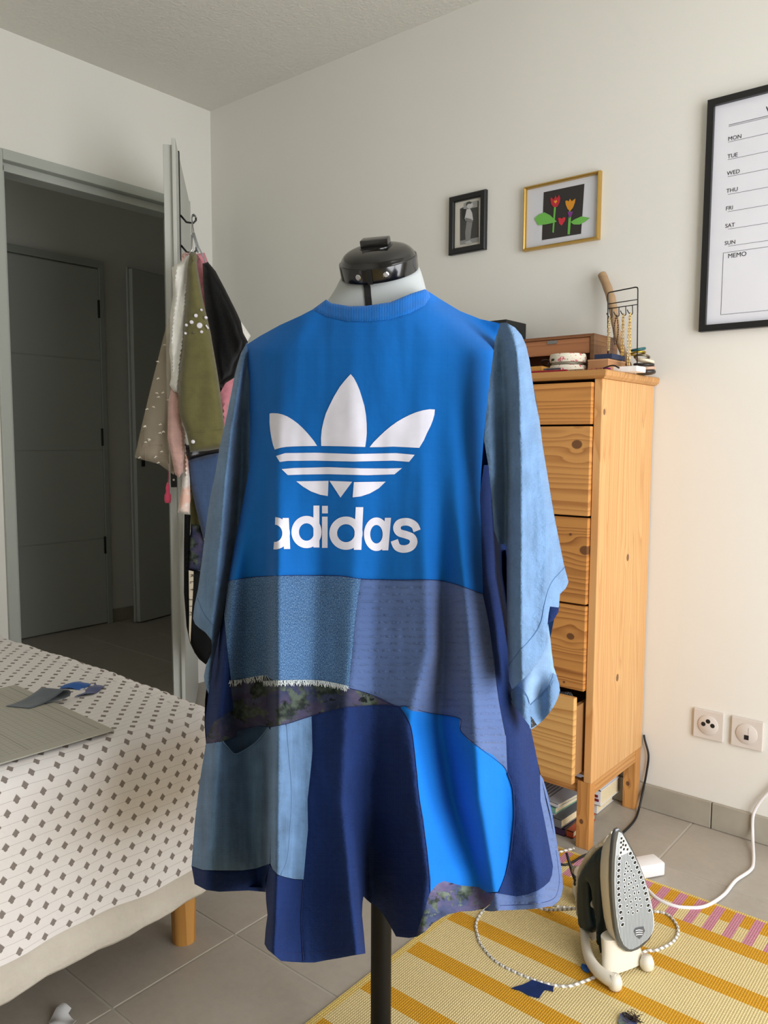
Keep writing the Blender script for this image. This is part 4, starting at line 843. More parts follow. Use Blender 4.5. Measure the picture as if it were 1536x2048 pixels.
Z8 = lambda pts: zz(500, 720, 3.84, pts); Z2 = lambda pts: zz(740, 1380, 3.84, pts); ZP = lambda pts: zz(360, 1340, 3.84, pts); ZB = lambda pts: zz(360, 1700, 3.072, pts); ZR = lambda pts: zz(960, 1100, 5.12, pts)
ZN = lambda pts: zz(600, 450, 4.8, pts)
# ribbed collar
col_lo = ZN([(120, 810), (250, 880), (450, 925), (640, 930), (850, 910), (1050, 850), (1200, 770), (1250, 690), (1235, 640)])
col_up = ZN([(1200, 615), (1060, 660), (870, 740), (640, 775), (480, 780), (300, 750), (250, 715)])
sh_l = [(625, 619), (600, 632), (560, 650), (520, 672), (492, 690)]
arm_l = [(492, 690), (495, 720), (498, 760), (500, 860), (498, 940), (487, 1000), (470, 1085), (456, 1162)]
bot_t = [(456, 1162), (500, 1155), (545, 1152), (600, 1151), (680, 1152), (722, 1158), (800, 1160), (870, 1160), (910, 1168), (966, 1188)]
arm_r = [(966, 1188), (963, 1060), (960, 1000), (962, 950), (968, 870), (975, 800), (985, 720), (990, 680), (1001, 647)]
sh_r = [(1001, 647), (960, 638), (920, 622), (880, 598), (857, 583)]
torso = sh_l[::-1]+[] ; torso = arm_l[::-1][:0]
torso = sh_l+arm_l[1:]+bot_t[1:]+arm_r[1:]+sh_r[1:]+col_lo[::-1][1:-1]
tor = sheet('torso_panel', torso, REL, m_torso, dress); tor['label'] = 'cobalt blue jersey torso panel'
t = fabric('ribbed_collar', (0, 101, 184), .02, weave=10, wb=.0); x, y, _ = t.sep(t.coord('UV')); t.bump(t.math('SINE', t.math('MULTIPLY', x, 2400)), .6, .0006)
def relc(P): return REL(P)
cpoly = col_lo+col_up
cr = sheet('collar', cpoly, REL, t.m, dress, step=4, off=-.0022, groove=.003, thick=.004); cr['label'] = 'ribbed cobalt blue collar band'
# back neckline + shoulders: the dress closes round behind the neck
# print
LG = []
leafs = [[(773, 108), (730, 155), (690, 205), (645, 280), (610, 350), (582, 412), (565, 470), (551, 535), (545, 600), (547, 660), (715, 663), (885, 668), (893, 610), (897, 560), (896, 490), (890, 420), (878, 350), (860, 290), (842, 232), (820, 180), (798, 138)],
 [(150, 412), (165, 408), (215, 410), (255, 420), (290, 435), (330, 460), (370, 490), (405, 523), (440, 560), (490, 620), (515, 660), (400, 662), (330, 664), (280, 667), (235, 674), (190, 688), (176, 650), (165, 600), (155, 540), (150, 480)],
 [(1420, 380), (1380, 378), (1330, 386), (1280, 400), (1230, 420), (1180, 445), (1130, 474), (1080, 510), (1040, 543), (1000, 580), (950, 630), (918, 670), (1010, 669), (1100, 665), (1200, 670), (1300, 675), (1335, 617), (1360, 560), (1388, 505), (1405, 460), (1416, 420)],
 [(200, 737), (270, 715), (500, 712), (800, 722), (1120, 715), (1265, 728), (1222, 782), (1100, 773), (800, 780), (500, 773), (290, 775), (228, 783)],
 [(243, 838), (330, 830), (600, 823), (850, 832), (1050, 833), (1168, 830), (1110, 878), (900, 885), (600, 877), (400, 880), (290, 884)],
 [(355, 932), (603, 928), (598, 1045), (540, 1035), (470, 1010), (410, 975)], [(610, 928), (785, 935), (695, 1057)], [(798, 938), (1042, 934), (990, 985), (920, 1025), (850, 1048), (788, 1055)]]
def arcs(cx, cy, rx, ry, a0, a1, n=30): return [(cx+rx*math.cos(math.radians(a0+(a1-a0)*k/n)), cy+ry*math.sin(math.radians(a0+(a1-a0)*k/n))) for k in range(n+1)]
def ring_grid(cx, cy, ro, ri, a0=0, a1=360, n=44, m=3):
    rows = []
    for j in range(m+1):
        f = j/m; rows.append(arcs(cx, cy, ro[0]+(ri[0]-ro[0])*f, ro[1]+(ri[1]-ro[1])*f, a0, a1, n))
    return rows
def strip_on(rows, off):
    P = np.array([p for r in rows for p in Z8(r)]); V = unproj(P, REL(P)+off); n = len(rows[0]); Fc = []
    for j in range(len(rows)-1):
        for i in range(n-1): Fc.append((j*n+i, j*n+i+1, (j+1)*n+i+1, (j+1)*n+i))
    return list(V), Fc
def patch_on(pts, off, step=4):
    v, f, nb = cdt(Z8(pts), step); return list(unproj(v, REL(v)+off)), f
OFF = -.0007
mk('trefoil_print', *join(*[patch_on(p, OFF) for p in leafs]), m_print, tor, smooth=True)
def rect(x0, x1, y0, y1, n=6):
    ys = np.linspace(y0, y1, n*3+1); xs_ = np.linspace(x0, x1, 4); return [[(x, y) for x in xs_] for y in ys]
lets = [strip_on(ring_grid(190, 1331, (116, 124), (58, 66), -88, 95), OFF), strip_on([[(a-(y-1213)*-.045, y) for a in (250, 265, 282, 298)] for y in np.linspace(1213, 1451, 18)], OFF),
 strip_on(ring_grid(434, 1321, (116, 124), (58, 67)), OFF), strip_on(rect(487, 533, 1118, 1440), OFF), strip_on(rect(553, 598, 1120, 1178, 2), OFF), strip_on(rect(553, 596, 1203, 1443), OFF),
 strip_on(ring_grid(737, 1330, (128, 128), (68, 69)), OFF), strip_on([[(a-(y-1130)*.045, y) for a in (812, 832, 852, 870)] for y in np.linspace(1130, 1458, 18)], OFF),
 strip_on(ring_grid(971, 1338, (96, 129), (48, 71)), OFF), strip_on([[(a-(y-1212)*.085, y) for a in (1036, 1052, 1068, 1083)] for y in np.linspace(1212, 1462, 18)], OFF)]
sp = spline([(1283, 1312, 0), (1262, 1268, 0), (1210, 1243, 0), (1150, 1252, 0), (1128, 1288, 0), (1146, 1325, 0), (1200, 1343, 0), (1243, 1362, 0), (1257, 1400, 0), (1232, 1438, 0), (1178, 1452, 0), (1130, 1435, 0), (1108, 1385, 0)], 7)
sp = np.array([(p[0], p[1]) for p in sp]); tn_ = np.gradient(sp, axis=0); tn_ /= np.linalg.norm(tn_, axis=1)[:, None]; nr = np.stack([-tn_[:, 1], tn_[:, 0]], 1)
lets.append(strip_on([[tuple(p) for p in sp+nr*w_] for w_ in (-29, -10, 10, 29)], OFF))
mk('lettering_print', *join(*lets), m_print, tor, smooth=True)
# panels ---------------------------------------------------------------
den_bot = [(697, 1376), (660, 1370), (630, 1364), (580, 1361), (548, 1361), (541, 1357), (530, 1352), (490, 1356), (462, 1361)]
denim = [(456, 1162), (500, 1155), (545, 1152), (600, 1151), (680, 1152), (722, 1158), (715, 1200), (709, 1250), (705, 1300), (697, 1376)]+den_bot[1:]+[(455, 1300), (448, 1230)]
d_ = sheet('denim_panel', denim, REL, m_denim, dress, off=-.0012); d_['label'] = 'mid-blue denim panel with a frayed lower edge'
parts = []; rng = np.random.RandomState(9)
for pts, n in ((ZP([(385, 84), (450, 78), (530, 62), (600, 50), (668, 44)]), 70), (ZP([(640, 88), (760, 84), (900, 80), (1060, 82), (1170, 100), (1290, 126)]), 190)):
    P = dens(spline([(x, y, 0) for x, y in pts], 4) and [tuple(p[:2]) for p in spline([(x, y, 0) for x, y in pts], 4)], 160/n*1.0, False)
    P = P[np.linspace(0, len(P)-1, n).astype(int)]
    for p in P:
        l = rng.uniform(5, 12); dx_ = rng.uniform(-4, 5); q_ = np.array([p+[rng.uniform(-1, 1), -1], p+[dx_*.5, l*.5], p+[dx_+rng.uniform(-2, 2), l]])
        parts.append(tube(list(unproj(q_, REL(q_)-.0022-np.array([0, .001, .0005]))), .00034, 4))
mk('frayed_fringe', *join(*parts), m_thread, d_)['kind'] = 'stuff'
seer = [(722, 1158), (800, 1160), (870, 1160), (910, 1168), (966, 1188), (979.5, 1256), (988, 1315), (997, 1393), (1011.8, 1471), (1014.7, 1546.7), (1005.6, 1531), (985, 1510), (961, 1497), (938, 1481.6), (922, 1463), (918, 1448), (919.7, 1437), (896, 1431), (857, 1425.6), (823, 1421.7), (815.5, 1416.5), (812, 1412), (800, 1413), (790, 1411), (760, 1396), (740, 1388), (697, 1376), (705, 1300), (709, 1250), (715, 1200)]
s_ = sheet('seersucker_panel', seer, REL, m_seer, dress); s_['label'] = 'slate-violet puckered seersucker panel'
navl = [(447, 1232), (455, 1300), (460, 1366), (464, 1392), (468, 1418), (428, 1444), (413, 1475), (409, 1440), (412, 1400), (418, 1345), (432, 1285)]
sheet('navy_side_panel', navl, REL, m_navy, dress)
flo_low = [(412, 1487), (446, 1483), (472, 1473), (474.6, 1462), (516, 1452), (537, 1454), (576, 1447), (623, 1432), (685.5, 1415.5), (760, 1410), (790, 1411)]
flo = [(460, 1361), (490, 1354), (530, 1350), (541, 1355), (548, 1359), (580, 1359), (630, 1362), (660, 1368), (697, 1376), (740, 1388), (760, 1396)]+flo_low[::-1]+[(413, 1475), (428, 1444), (468, 1418), (464, 1392)]
f_ = sheet('floral_panel', flo, REL, m_floral, dress, step=4); f_['label'] = 'dark purple and green floral panel'
pk_edge = [(446, 1483), (458, 1497), (472, 1508), (505, 1490), (522, 1474), (537, 1455)]
pkt = [(412, 1487)]+pk_edge+[(541, 1460), (541, 1560), (541, 1660), (540, 1727), (512, 1737), (484, 1741), (440, 1741), (405.6, 1740), (383, 1732), (386, 1690), (390, 1640), (396, 1590), (403, 1540)]
pp = sheet('pocket', pkt, REL, m_light, dress, off=-.0015); pp['label'] = 'faded chambray patch pocket gaping open at the top'
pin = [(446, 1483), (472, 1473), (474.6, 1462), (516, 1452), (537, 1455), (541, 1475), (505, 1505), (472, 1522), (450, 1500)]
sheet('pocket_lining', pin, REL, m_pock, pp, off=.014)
mk('rolled_edge', *line_on(pk_edge, REL, .0011, -.003), m_light, pp, smooth=True)
strp = [(541, 1455), (576, 1447), (623, 1432), (625, 1500), (622, 1535), (615, 1600), (616, 1660), (612, 1700), (607, 1759), (588, 1758), (570, 1754), (555, 1749), (545, 1738), (541, 1728), (541, 1660), (541, 1560)]
s2 = sheet('chambray_strip', strp, REL, m_light, dress)
mk('felled_seam', *line_on([(573, 1448), (577, 1500), (582, 1560), (583, 1610), (579, 1670), (574, 1720), (562, 1749)], REL, .0009, -.0004), m_light, s2, smooth=True)
h1 = [(383, 1733), (405.6, 1741), (440, 1742), (484, 1742), (512, 1738), (539, 1727), (535, 1745), (531, 1760), (531, 1784), (497, 1781), (438, 1783.6), (412, 1780), (389, 1768), (387, 1750)]
sheet('navy_hem_panel', h1, REL, m_navy, dress, step=4)
h2 = [(539, 1729), (545, 1739), (555, 1750), (570, 1755), (588, 1759), (607, 1760), (604, 1800), (602, 1840), (604, 1880), (607, 1925), (584, 1924), (562, 1922), (548, 1910), (535, 1899), (529, 1888), (531, 1860), (535, 1830), (532, 1800), (531, 1775), (535, 1748)]
sheet('navy_hem_panel', h2, REL, m_navy, dress, step=4)
big = [(623, 1432), (685.5, 1415.5), (760, 1410), (790, 1411), (800, 1414), (812, 1432), (820.7, 1450), (827, 1480), (830, 1510), (835, 1550), (837.7, 1588), (847, 1640), (854.6, 1705.5), (861, 1757.6), (860, 1786), (852, 1812), (844, 1835), (832.5, 1873.5), (818, 1876), (792, 1873), (779, 1849), (766, 1828), (752, 1812), (741, 1806), (734, 1800), (727, 1793), (725, 1805), (724, 1830), (728, 1870), (731, 1907), (706, 1911), (680, 1916), (650, 1921), (630, 1925), (607, 1925), (604, 1880), (602, 1840), (604, 1800), (607, 1760), (612, 1700), (616, 1660), (615, 1600), (622, 1535), (625, 1500)]
b_ = sheet('navy_front_panel', big, REL, m_navy, dress)
mk('hem_stitching', *join(line_on([(540, 1888), (565, 1904), (607, 1906), (660, 1901), (727, 1888)], REL, .0004, .0), line_on([(800, 1861), (835, 1863)], REL, .0004, .0)), m_seam, b_)
blu = [(800, 1414), (812, 1412), (815.5, 1416.5), (823, 1421.7), (857, 1425.6), (896, 1431), (919.7, 1437), (918, 1448), (922, 1463), (938, 1481.6), (961, 1497), (985, 1510), (1005.6, 1531), (1014.7, 1546.7), (1025, 1575), (1027.8, 1606.6), (1028, 1640), (1025, 1661), (1021, 1705.5), (1011, 1750), (998, 1783.6), (974, 1785), (956, 1774), (922, 1771), (888, 1762), (875, 1768), (861, 1784), (861, 1757.6), (854.6, 1705.5), (847, 1640), (837.7, 1588), (835, 1550), (830, 1510), (827, 1480), (820.7, 1450), (812, 1432)]
b2 = sheet('bright_blue_panel', blu, REL, m_bright, dress); b2['label'] = 'bright blue jersey panel at the lower front'
fh = [(861, 1784), (875, 1768), (888, 1762), (922, 1771), (956, 1774), (974, 1785), (991, 1786), (982, 1807), (966.6, 1818), (945, 1822), (922, 1823), (896, 1829), (880, 1837), (865, 1847), (850, 1864), (832.5, 1874), (844, 1835), (852, 1812)]
f2 = sheet('floral_hem_panel', fh, REL, m_floral2, dress, step=4); f2['label'] = 'faded lilac and green floral hem piece'
nvr = [(966, 1188), (961, 1060), (960, 985), (968, 930), (990, 930), (1012, 960), (1024, 1020), (1026, 1100), (1027, 1200), (1034, 1300), (1052, 1400), (1062, 1460), (1070.7, 1500), (1080, 1549), (1081, 1601), (1091.6, 1653.4), (1106, 1731.6), (1104, 1750), (1099, 1763), (1088, 1773), (1076, 1781), (1055, 1789), (1034, 1792.7), (1015, 1790), (991, 1786), (998, 1783.6), (1011, 1750), (1021, 1705.5), (1025, 1661), (1028, 1640), (1027.8, 1606.6), (1025, 1575), (1014.7, 1546.7), (1011.8, 1471), (997, 1393), (988, 1315), (979.5, 1256)]
n_ = sheet('navy_side_panel', nvr, REL, m_navy, dress)
mk('piped_seam', *line_on([(1014.7, 1546.7), (1025, 1575), (1027.8, 1606.6), (1028, 1640), (1021, 1705.5), (1011, 1750), (998, 1783.6)], REL, .0012, -.0004), m_navy, n_, smooth=True)
sh_ = [(1080, 1549), (1086, 1557), (1096, 1590), (1104.6, 1627), (1110, 1660), (1115, 1692.5), (1121, 1725), (1125, 1755), (1126, 1775), (1123, 1791.5), (1116, 1804), (1104.6, 1812), (1065.5, 1818), (1030, 1820), (1000, 1821), (982, 1823), (966.6, 1821), (982, 1807), (991, 1786), (1015, 1790), (1034, 1792.7), (1055, 1789), (1076, 1781), (1088, 1773), (1099, 1763), (1104, 1750), (1106, 1731.6), (1091.6, 1653.4), (1081, 1601)]
s3 = sheet('seersucker_hem_panel', sh_, REL, m_seer, dress, step=4); 
mk('hem_stitching', *line_on([(1112, 1700), (1118, 1750), (1116, 1780), (1104, 1799), (1065, 1808), (1000, 1811)], REL, .0004, .0), m_seam, s3)
# seams between panels
mk('waist_seam', *line_on(bot_t, REL, .0005, .0005), m_seam, dress)
mk('panel_seams', *join(line_on(flo_low, REL, .0004, .0005), line_on([(697, 1376), (740, 1388), (790, 1411), (812, 1412), (857, 1425.6), (919.7, 1437), (922, 1463), (961, 1497), (1005.6, 1531), (1014.7, 1546.7)], REL, .0004, .0005), line_on([(800, 1414), (820.7, 1450), (830, 1510), (837.7, 1588), (854.6, 1705.5), (860, 1786)], REL, .0004, .0006), line_on([(966, 1188), (979.5, 1256), (997, 1393), (1011.8, 1471)], REL, .0004, .0006), line_on([(607, 1762), (602, 1840), (607, 1923)], REL, .0006, .0003)), m_seam, dress)
# back of the dress
outl = [(652, 605), (625, 624), (560, 656), (520, 676), (495, 694), (488, 760), (480, 900), (470, 1000), (455, 1100), (440, 1200), (428, 1290), (416, 1350), (410, 1400), (409, 1450), (412, 1487), (403, 1540), (390, 1640), (383, 1732), (388, 1760), (412, 1772), (500, 1774), (700, 1782), (850, 1786), (1000, 1812), (1100, 1806), (1122, 1780), (1122, 1745), (1112, 1692), (1100, 1627), (1083, 1557), (1070, 1500), (1055, 1440), (1040, 1340), (1020, 1200), (1010, 1060), (1005, 900), (1005, 760), (990, 690), (960, 672), (920, 650), (880, 622), (857, 606), (760, 606)]
oa = np.array(outl)
def relback(P):
    P = np.atleast_2d(P); e = np.clip(bdist(P, outl)/110, 0, 1); e = np.sqrt(1-(1-e)**2); base = 1.27+np.interp(P[:, 1], [600, 1000, 1700], [-.00020, -.00020, -.00008])*(P[:, 0]-750)
    return base-np.clip((P[:, 1]-1450)/300, 0, 1)*.03+e*np.interp(P[:, 1], [600, 750, 1200, 1750], [.03, .09, .13, .17])+.012*np.sin(P[:, 0]/26)*np.clip((P[:, 1]-1000)/600, 0, 1)
xi_ = lambda side, y: np.interp(y, *zip(*[(p[1], p[0]) for p in (outl[:10] if side == 0 else outl[::-1][1:12])]))
iL = [p for p in outl[:18] if p[1] <= 1100]; iR = [p for p in outl[24:] if p[1] <= 1100]
sheet('back_panel', iL+[(470, 1105), (1008, 1105)]+iR, relback, m_torso, dress, step=9, groove=0)['label'] = 'cobalt blue upper back of the dress'
sheet('back_panel', [(470, 1100), (455, 1100)]+[p for p in outl[:34] if p[1] > 1100]+[(1012, 1100)], relback, m_navy, dress, step=9, groove=0)['label'] = 'navy lower back of the dress'
# sleeves -----------------------------------------------------------------
SR = [640, 700, 800, 950, 1100, 1250, 1400, 1470]
RS = Relief(930, 1160, 620, 1480, SR, [
 ([980, 972, 958, 950, 978, 1006, 1010, 1012], [1.105, 1.085, 1.068, 1.070, 1.125, 1.155, 1.16, 1.16]),
 ([996, 985, 980, 985, 998, 1009, 1012, 1014], [1.092, 1.078, 1.066, 1.066, 1.105, 1.145, 1.15, 1.15]),
 ([1004, 1004, 1010, 1014, 1014, 1012, 1014, 1015], [1.088, 1.084, 1.082, 1.092, 1.125, 1.14, 1.15, 1.15]),
 ([1010, 1016, 1021, 1022, 1021, 1020, 1022, 1022], [1.077, 1.070, 1.062, 1.058, 1.060, 1.065, 1.075, 1.085]),
 ([1018, 1034, 1040, 1042, 1042, 1040, 1044, 1044], [1.075, 1.052, 1.045, 1.038, 1.030, 1.030, 1.045, 1.05]),
 ([1026, 1044, 1056, 1064, 1070, 1062, 1066, 1066], [1.09, 1.07, 1.058, 1.052, 1.046, 1.042, 1.05, 1.055]),
 ([1034, 1052, 1067, 1085, 1098, 1092, 1090, 1086], [1.11, 1.09, 1.075, 1.062, 1.055, 1.05, 1.06, 1.07]),
 ([1044, 1066, 1082, 1106, 1136, 1140, 1136, 1130], [1.16, 1.15, 1.14, 1.13, 1.11, 1.10, 1.11, 1.12])], blur=3.0, amp=.0016, noise=(7, 55), sharp=.35)
slv = [(1001, 646), (1012, 645), (1030, 655), (1043, 670), (1052, 690), (1059, 720), (1064, 755), (1071, 800), (1079, 840), (1085, 890), (1095, 950), (1103, 1000), (1110, 1040), (1120, 1090), (1128, 1130), (1132, 1145), (1137, 1164), (1132, 1176), (1120, 1188), (1119, 1200), (1117.5, 1215), (1100, 1213), (1097, 1230), (1095, 1248), (1093, 1270), (1091, 1291), (1081, 1315), (1063.5, 1342), (1038, 1366), (1024, 1379), (1018, 1362), (1016, 1320), (1014, 1250), (1013.5, 1170), (1013, 1090), (996.6, 1086), (988, 1060), (984, 1000), (978, 940), (968, 880), (971, 840), (975, 800), (980, 755), (985, 720), (990, 680)]
m_sl_in = fabric('sleeve_lining', (122, 152, 186), .05, weave=4000, wb=.2).m
sl_r = sheet('sleeve', slv, RS, m_sleeve, dress, step=4); sl_r['label'] = 'pale blue wide sleeve on the side near the dresser'
cuff = [(1091, 1285), (1093, 1262), (1096, 1247), (1100.6, 1276), (1103.6, 1305), (1107.5, 1334), (1113, 1350), (1118, 1366), (1120, 1381), (1116, 1396), (1108, 1412.5), (1098, 1427), (1087, 1440), (1074, 1451), (1062.5, 1459), (1059, 1455), (1057.7, 1449.6), (1049, 1437), (1038, 1424), (1029, 1413), (1019.5, 1402), (1025, 1400.8), (1022, 1393), (1021, 1387), (1024, 1377), (1038, 1360), (1063.5, 1336), (1081, 1309)]
def rcuff(P): P = np.atleast_2d(P); return 1.105+.012*np.sin((P[:, 0]-1062)/9.0)*np.clip((P[:, 1]-1330)/60, 0, 1)+.0003*np.abs(P[:, 0]-1062)
ci = sheet('cuff_inside', cuff, rcuff, m_sl_in, sl_r, step=4); 
cb = [(1107, 1347), (1113, 1350), (1118, 1366), (1120, 1381), (1116, 1396), (1108, 1412.5), (1098, 1427), (1087, 1440), (1074, 1451), (1062.5, 1459), (1061, 1430), (1061, 1410), (1075, 1397), (1088, 1384), (1098, 1370), (1104, 1358)]
sheet('cuff_hem', cb, rcuff, m_sleeve, sl_r, step=4, off=-.002)
cb2 = [(1038, 1371), (1046, 1382), (1055, 1393), (1060, 1410), (1061, 1430), (1062.5, 1459), (1057.7, 1449.6), (1038, 1424), (1019.5, 1402), (1025, 1400.8), (1021, 1387), (1024, 1380)]
sheet('cuff_hem', cb2, rcuff, m_sleeve, sl_r, step=4, off=-.004)
sheet('cuff_inside', [(1098, 1212), (1118, 1214), (1117, 1224), (1106.5, 1241), (1094, 1247)], lambda P: np.full(len(np.atleast_2d(P)), 1.12), m_navy, sl_r, step=4)
sheet('cuff_inside', [(1061, 1432), (1068, 1440), (1074, 1450), (1063, 1456)], lambda P: rcuff(P)-.0035, m_speck, sl_r, step=3)
m_stit = plain('blue_topstitch', (70, 104, 146), .8)
mk('topstitching', *join(line_on([(1129, 1135), (1117, 1148), (1104.5, 1162.5), (1094.8, 1184), (1087, 1217), (1083, 1240), (1073, 1262), (1055, 1285), (1038, 1303), (1016.6, 1332)], RS, .0006, -.0003)), m_stit, sl_r)
def rcs(P): return rcuff(P)
mk('topstitching', *line_on([(1106.5, 1346), (1098, 1368), (1080, 1391), (1061.6, 1409)], rcs, .0005, -.0022), m_stit, sl_r)
mk('topstitching', *line_on([(1038, 1371), (1050, 1385), (1056, 1396), (1059, 1407)], rcs, .0005, -.0042), m_stit, sl_r)
# gathers at the sleeve head
def rsb(P):
    P = np.atleast_2d(P); e = np.clip(bdist(P, sbk)/40, 0, 1); return 1.165+.055*np.sqrt(1-(1-e)**2)-.0002*(P[:, 0]-1050)
sbk = [(1001, 646), (1012, 645), (1030, 655), (1043, 670), (1052, 690), (1059, 720), (1064, 755), (1079, 840), (1085, 890), (1095, 950), (1110, 1040), (1124, 1110), (1124, 1160), (1112, 1220), (1098, 1290), (1104, 1340), (1095, 1390), (1050, 1390), (1020, 1360), (1024, 1250), (1024, 1120), (1016, 1060), (1006, 1000), (998, 940), (990, 880), (988, 755), (990, 680)]
sheet('sleeve_back', sbk, rsb, m_sleeve, sl_r, step=8, groove=0)
SLr = [680, 750, 850, 950, 1050, 1150, 1250, 1390]
LS = Relief(370, 520, 660, 1400, SLr, [
 ([484, 466, 447, 427, 409, 393, 382, 402], [1.34]*8),
 ([488, 472, 453, 434, 418, 404, 393, 410], [1.30, 1.29, 1.285, 1.28, 1.28, 1.275, 1.27, 1.275]),
 ([491, 481, 464, 452, 446, 437, 426, 416], [1.27, 1.25, 1.245, 1.235, 1.235, 1.235, 1.24, 1.25]),
 ([493, 488, 484, 482, 474, 458, 442, 424], [1.28, 1.285, 1.305, 1.315, 1.31, 1.29, 1.28, 1.28]),
 ([497, 497, 497, 497, 489, 470, 456, 440], [1.28, 1.285, 1.28, 1.285, 1.30, 1.31, 1.31, 1.31])], blur=3.0, amp=.0016, noise=(7, 70), sharp=.3)
sll = [(494, 684), (481.5, 707), (475, 728), (469.6, 749.6), (461.7, 792), (451, 844.5), (439, 897), (430, 950), (422, 985), (417, 1016), (410, 1068.6), (403.7, 1121), (395.7, 1180), (389, 1210), (386, 1236.7), (390, 1248), (398, 1255.5), (411, 1265), (422.6, 1279.6), (424, 1292), (422.6, 1306.5), (412, 1330.7), (407.8, 1352), (409, 1366), (412, 1376), (417, 1388), (421, 1360), (425, 1333), (432, 1300), (438.7, 1266), (444, 1247), (450, 1205), (458, 1160), (472, 1088), (489, 1002), (500, 941), (502, 860), (499, 760), (496, 715)]
sl_l = sheet('sleeve', sll, LS, m_sleeve, dress, step=4); sl_l['label'] = 'pale blue wide sleeve on the side near the door'
mk('topstitching', *line_on([(395, 1196), (405, 1222), (417, 1240), (428, 1252)], LS, .0005, -.0003), m_stit, sl_l)
lbk = sll
sheet('sleeve_back', sll, lambda P: 1.345+.05*np.sqrt(1-(1-np.clip(bdist(np.atleast_2d(P), sll)/22, 0, 1))**2), m_sleeve, sl_l, step=8, groove=0)

# ------------------------------------------------------------------ clothes hung over the open door
C2 = lambda pts: zz(240, 450, 4.55, pts); C3 = lambda pts: zz(240, 850, 3.724, pts)
hk = thing('over_door_hook', 'black metal hook strip hanging over the top of the open door', 'door hook', lf(L_-.13, .0, 2.05))
mk('strip', *xf(join(box(L_-.145, L_-.125, .001, .003, 1.70, 2.057), box(L_-.145, L_-.125, -.043, .003, 2.055, 2.058), box(L_-.145, L_-.125, -.0435, -.0415, 2.03, 2.058)), lf), m_black, hk)
for z in (1.83, 1.73): mk('hook', *tube([lf(L_-.135, .003, z+.02), lf(L_-.135, .022, z-.002), lf(L_-.135, .045, z-.004), lf(L_-.135, .054, z+.006), lf(L_-.135, .054, z+.016)], .0035, 8), m_black, hk, smooth=True)
HKP = np.array(lf(L_-.135, .048, 1.835))
t = NT('clear_plastic', .12, .5); t.b.inputs['Transmission Weight'].default_value = .7; t.col(s2l((200, 204, 206))); m_clear = t.m
def hanger(mat, yend, pts, label, D=2.62):
    global HKP
    HKP = HKP+np.array([dx[0], dx[1], 0])*.011
    o = thing('coat_hanger', label, 'hanger', tuple(HKP), 'hangers on the door hook'); P = [tuple(at(x, y, D)) for x, y in pts]
    mk('hook', *tube(spline([tuple(HKP+np.array([.012, .0, .004])), tuple(HKP+np.array([0, 0, .012])), tuple(HKP+np.array([-.01, 0, .003])), P[0]], 4), .0016, 6), m_chrome, o, smooth=True)
    mk('arm', *tube(P, .0028, 6), mat, o, smooth=True)
hanger(m_clear, 0, [(388, 466), (396, 492), (406, 512), (418, 541)], 'clear plastic hanger carrying the black top on the door hook', 2.60)
hanger(m_chrome, 0, [(384, 470), (384, 500), (378, 509)], 'metal hanger carrying the olive jacket on the door hook', 2.56)
hanger(m_clear, 0, [(385, 466), (392, 488), (396, 505)], 'clear plastic hanger carrying the pink garment on the door hook', 2.64)
m_white = fabric('white_cotton', (226, 224, 214), .03, wb=.2, mottle=18).m; m_olive = fabric('olive_twill', (102, 98, 58), .05, weave=3000).m
m_pinkc = fabric('rose_pink_viscose', (206, 132, 142), .08).m; m_blk = fabric('black_satin', (5, 5, 7), .15, rough=.5, sheen=.0).m; m_dusty = fabric('dusty_pink_knit', (206, 166, 156), .04, weave=1200, wb=.5).m
m_blu2 = fabric('blue_chambray', (62, 84, 120), .06, streak=(80, .5)).m; m_leath = plain('black_leather', (22, 22, 24), .3, bump=.3, bscale=60)
t = NT('coral_dye_cotton', .85); t.col(t.ramp(t.noise(t.coord('UV'), 16, 5, .6), [(.44, (236, 228, 220)), (.56, (232, 190, 172))])); m_coral = t.m
t = NT('beige_tulle', .8, .2); t.b.inputs['Alpha'].default_value = .27; t.col(s2l((206, 190, 166))); m_tulle = t.m
def cloth(name, pts, D0, bulge, mat, label, cat='clothing', parent=None, **k):
    c = np.mean(np.array(pts), 0)
    o = pillow(name, pts, D0, bulge, mat, parent, loc=None if parent is not None else at(c[0], c[1], D0), **k)
    if parent is None: tag(o, label, cat, 'clothes hung on the open door')
    return o
# back layers first
cloth('pink_garment', C2([(696, 262), (770, 252), (800, 330), (880, 700), (960, 1100), (1040, 1380), (1020, 1500), (985, 1640), (955, 1830), (930, 1780), (900, 1600), (800, 1200), (730, 700), (700, 440)]), 2.66, .02, m_pinkc, 'rose pink garment hanging between the olive jacket and the black top', ripple=.004, lam=5)
cloth('hanging_cream_garment', C2([(1060, 800), (1095, 870), (1190, 1010), (1160, 1060), (1130, 1200), (1080, 1200), (1040, 900)]), 2.70, .01, m_white, 'cream garment edge showing behind the black top')
cloth('black_camisole', C2([(750, 350), (775, 345), (800, 335), (870, 420), (960, 590), (1060, 790), (1100, 880), (1120, 980), (1165, 1065), (1120, 1180), (1070, 1290), (1040, 1390), (960, 1440), (910, 1530), (860, 1250), (830, 1000), (780, 780), (760, 560), (755, 420)]), 2.60, .035, m_blk, 'black satin top hanging at the right of the clothes on the door', ripple=.004, lam=12, dirx=-.4)
tl = cloth('tulle_skirt', C2([(440, 860), (400, 1000), (340, 1240), (280, 1480), (215, 1750), (150, 2040)])+C3([(110, 243), (190, 265), (290, 290), (350, 335), (400, 370)])+C2([(600, 1900), (600, 1300), (560, 900), (500, 800)]), 2.575, .02, m_tulle, 'sheer beige tulle skirt dotted with silver flecks, leftmost of the hung clothes', ripple=.005, lam=9, dirx=.28, thick=.006)
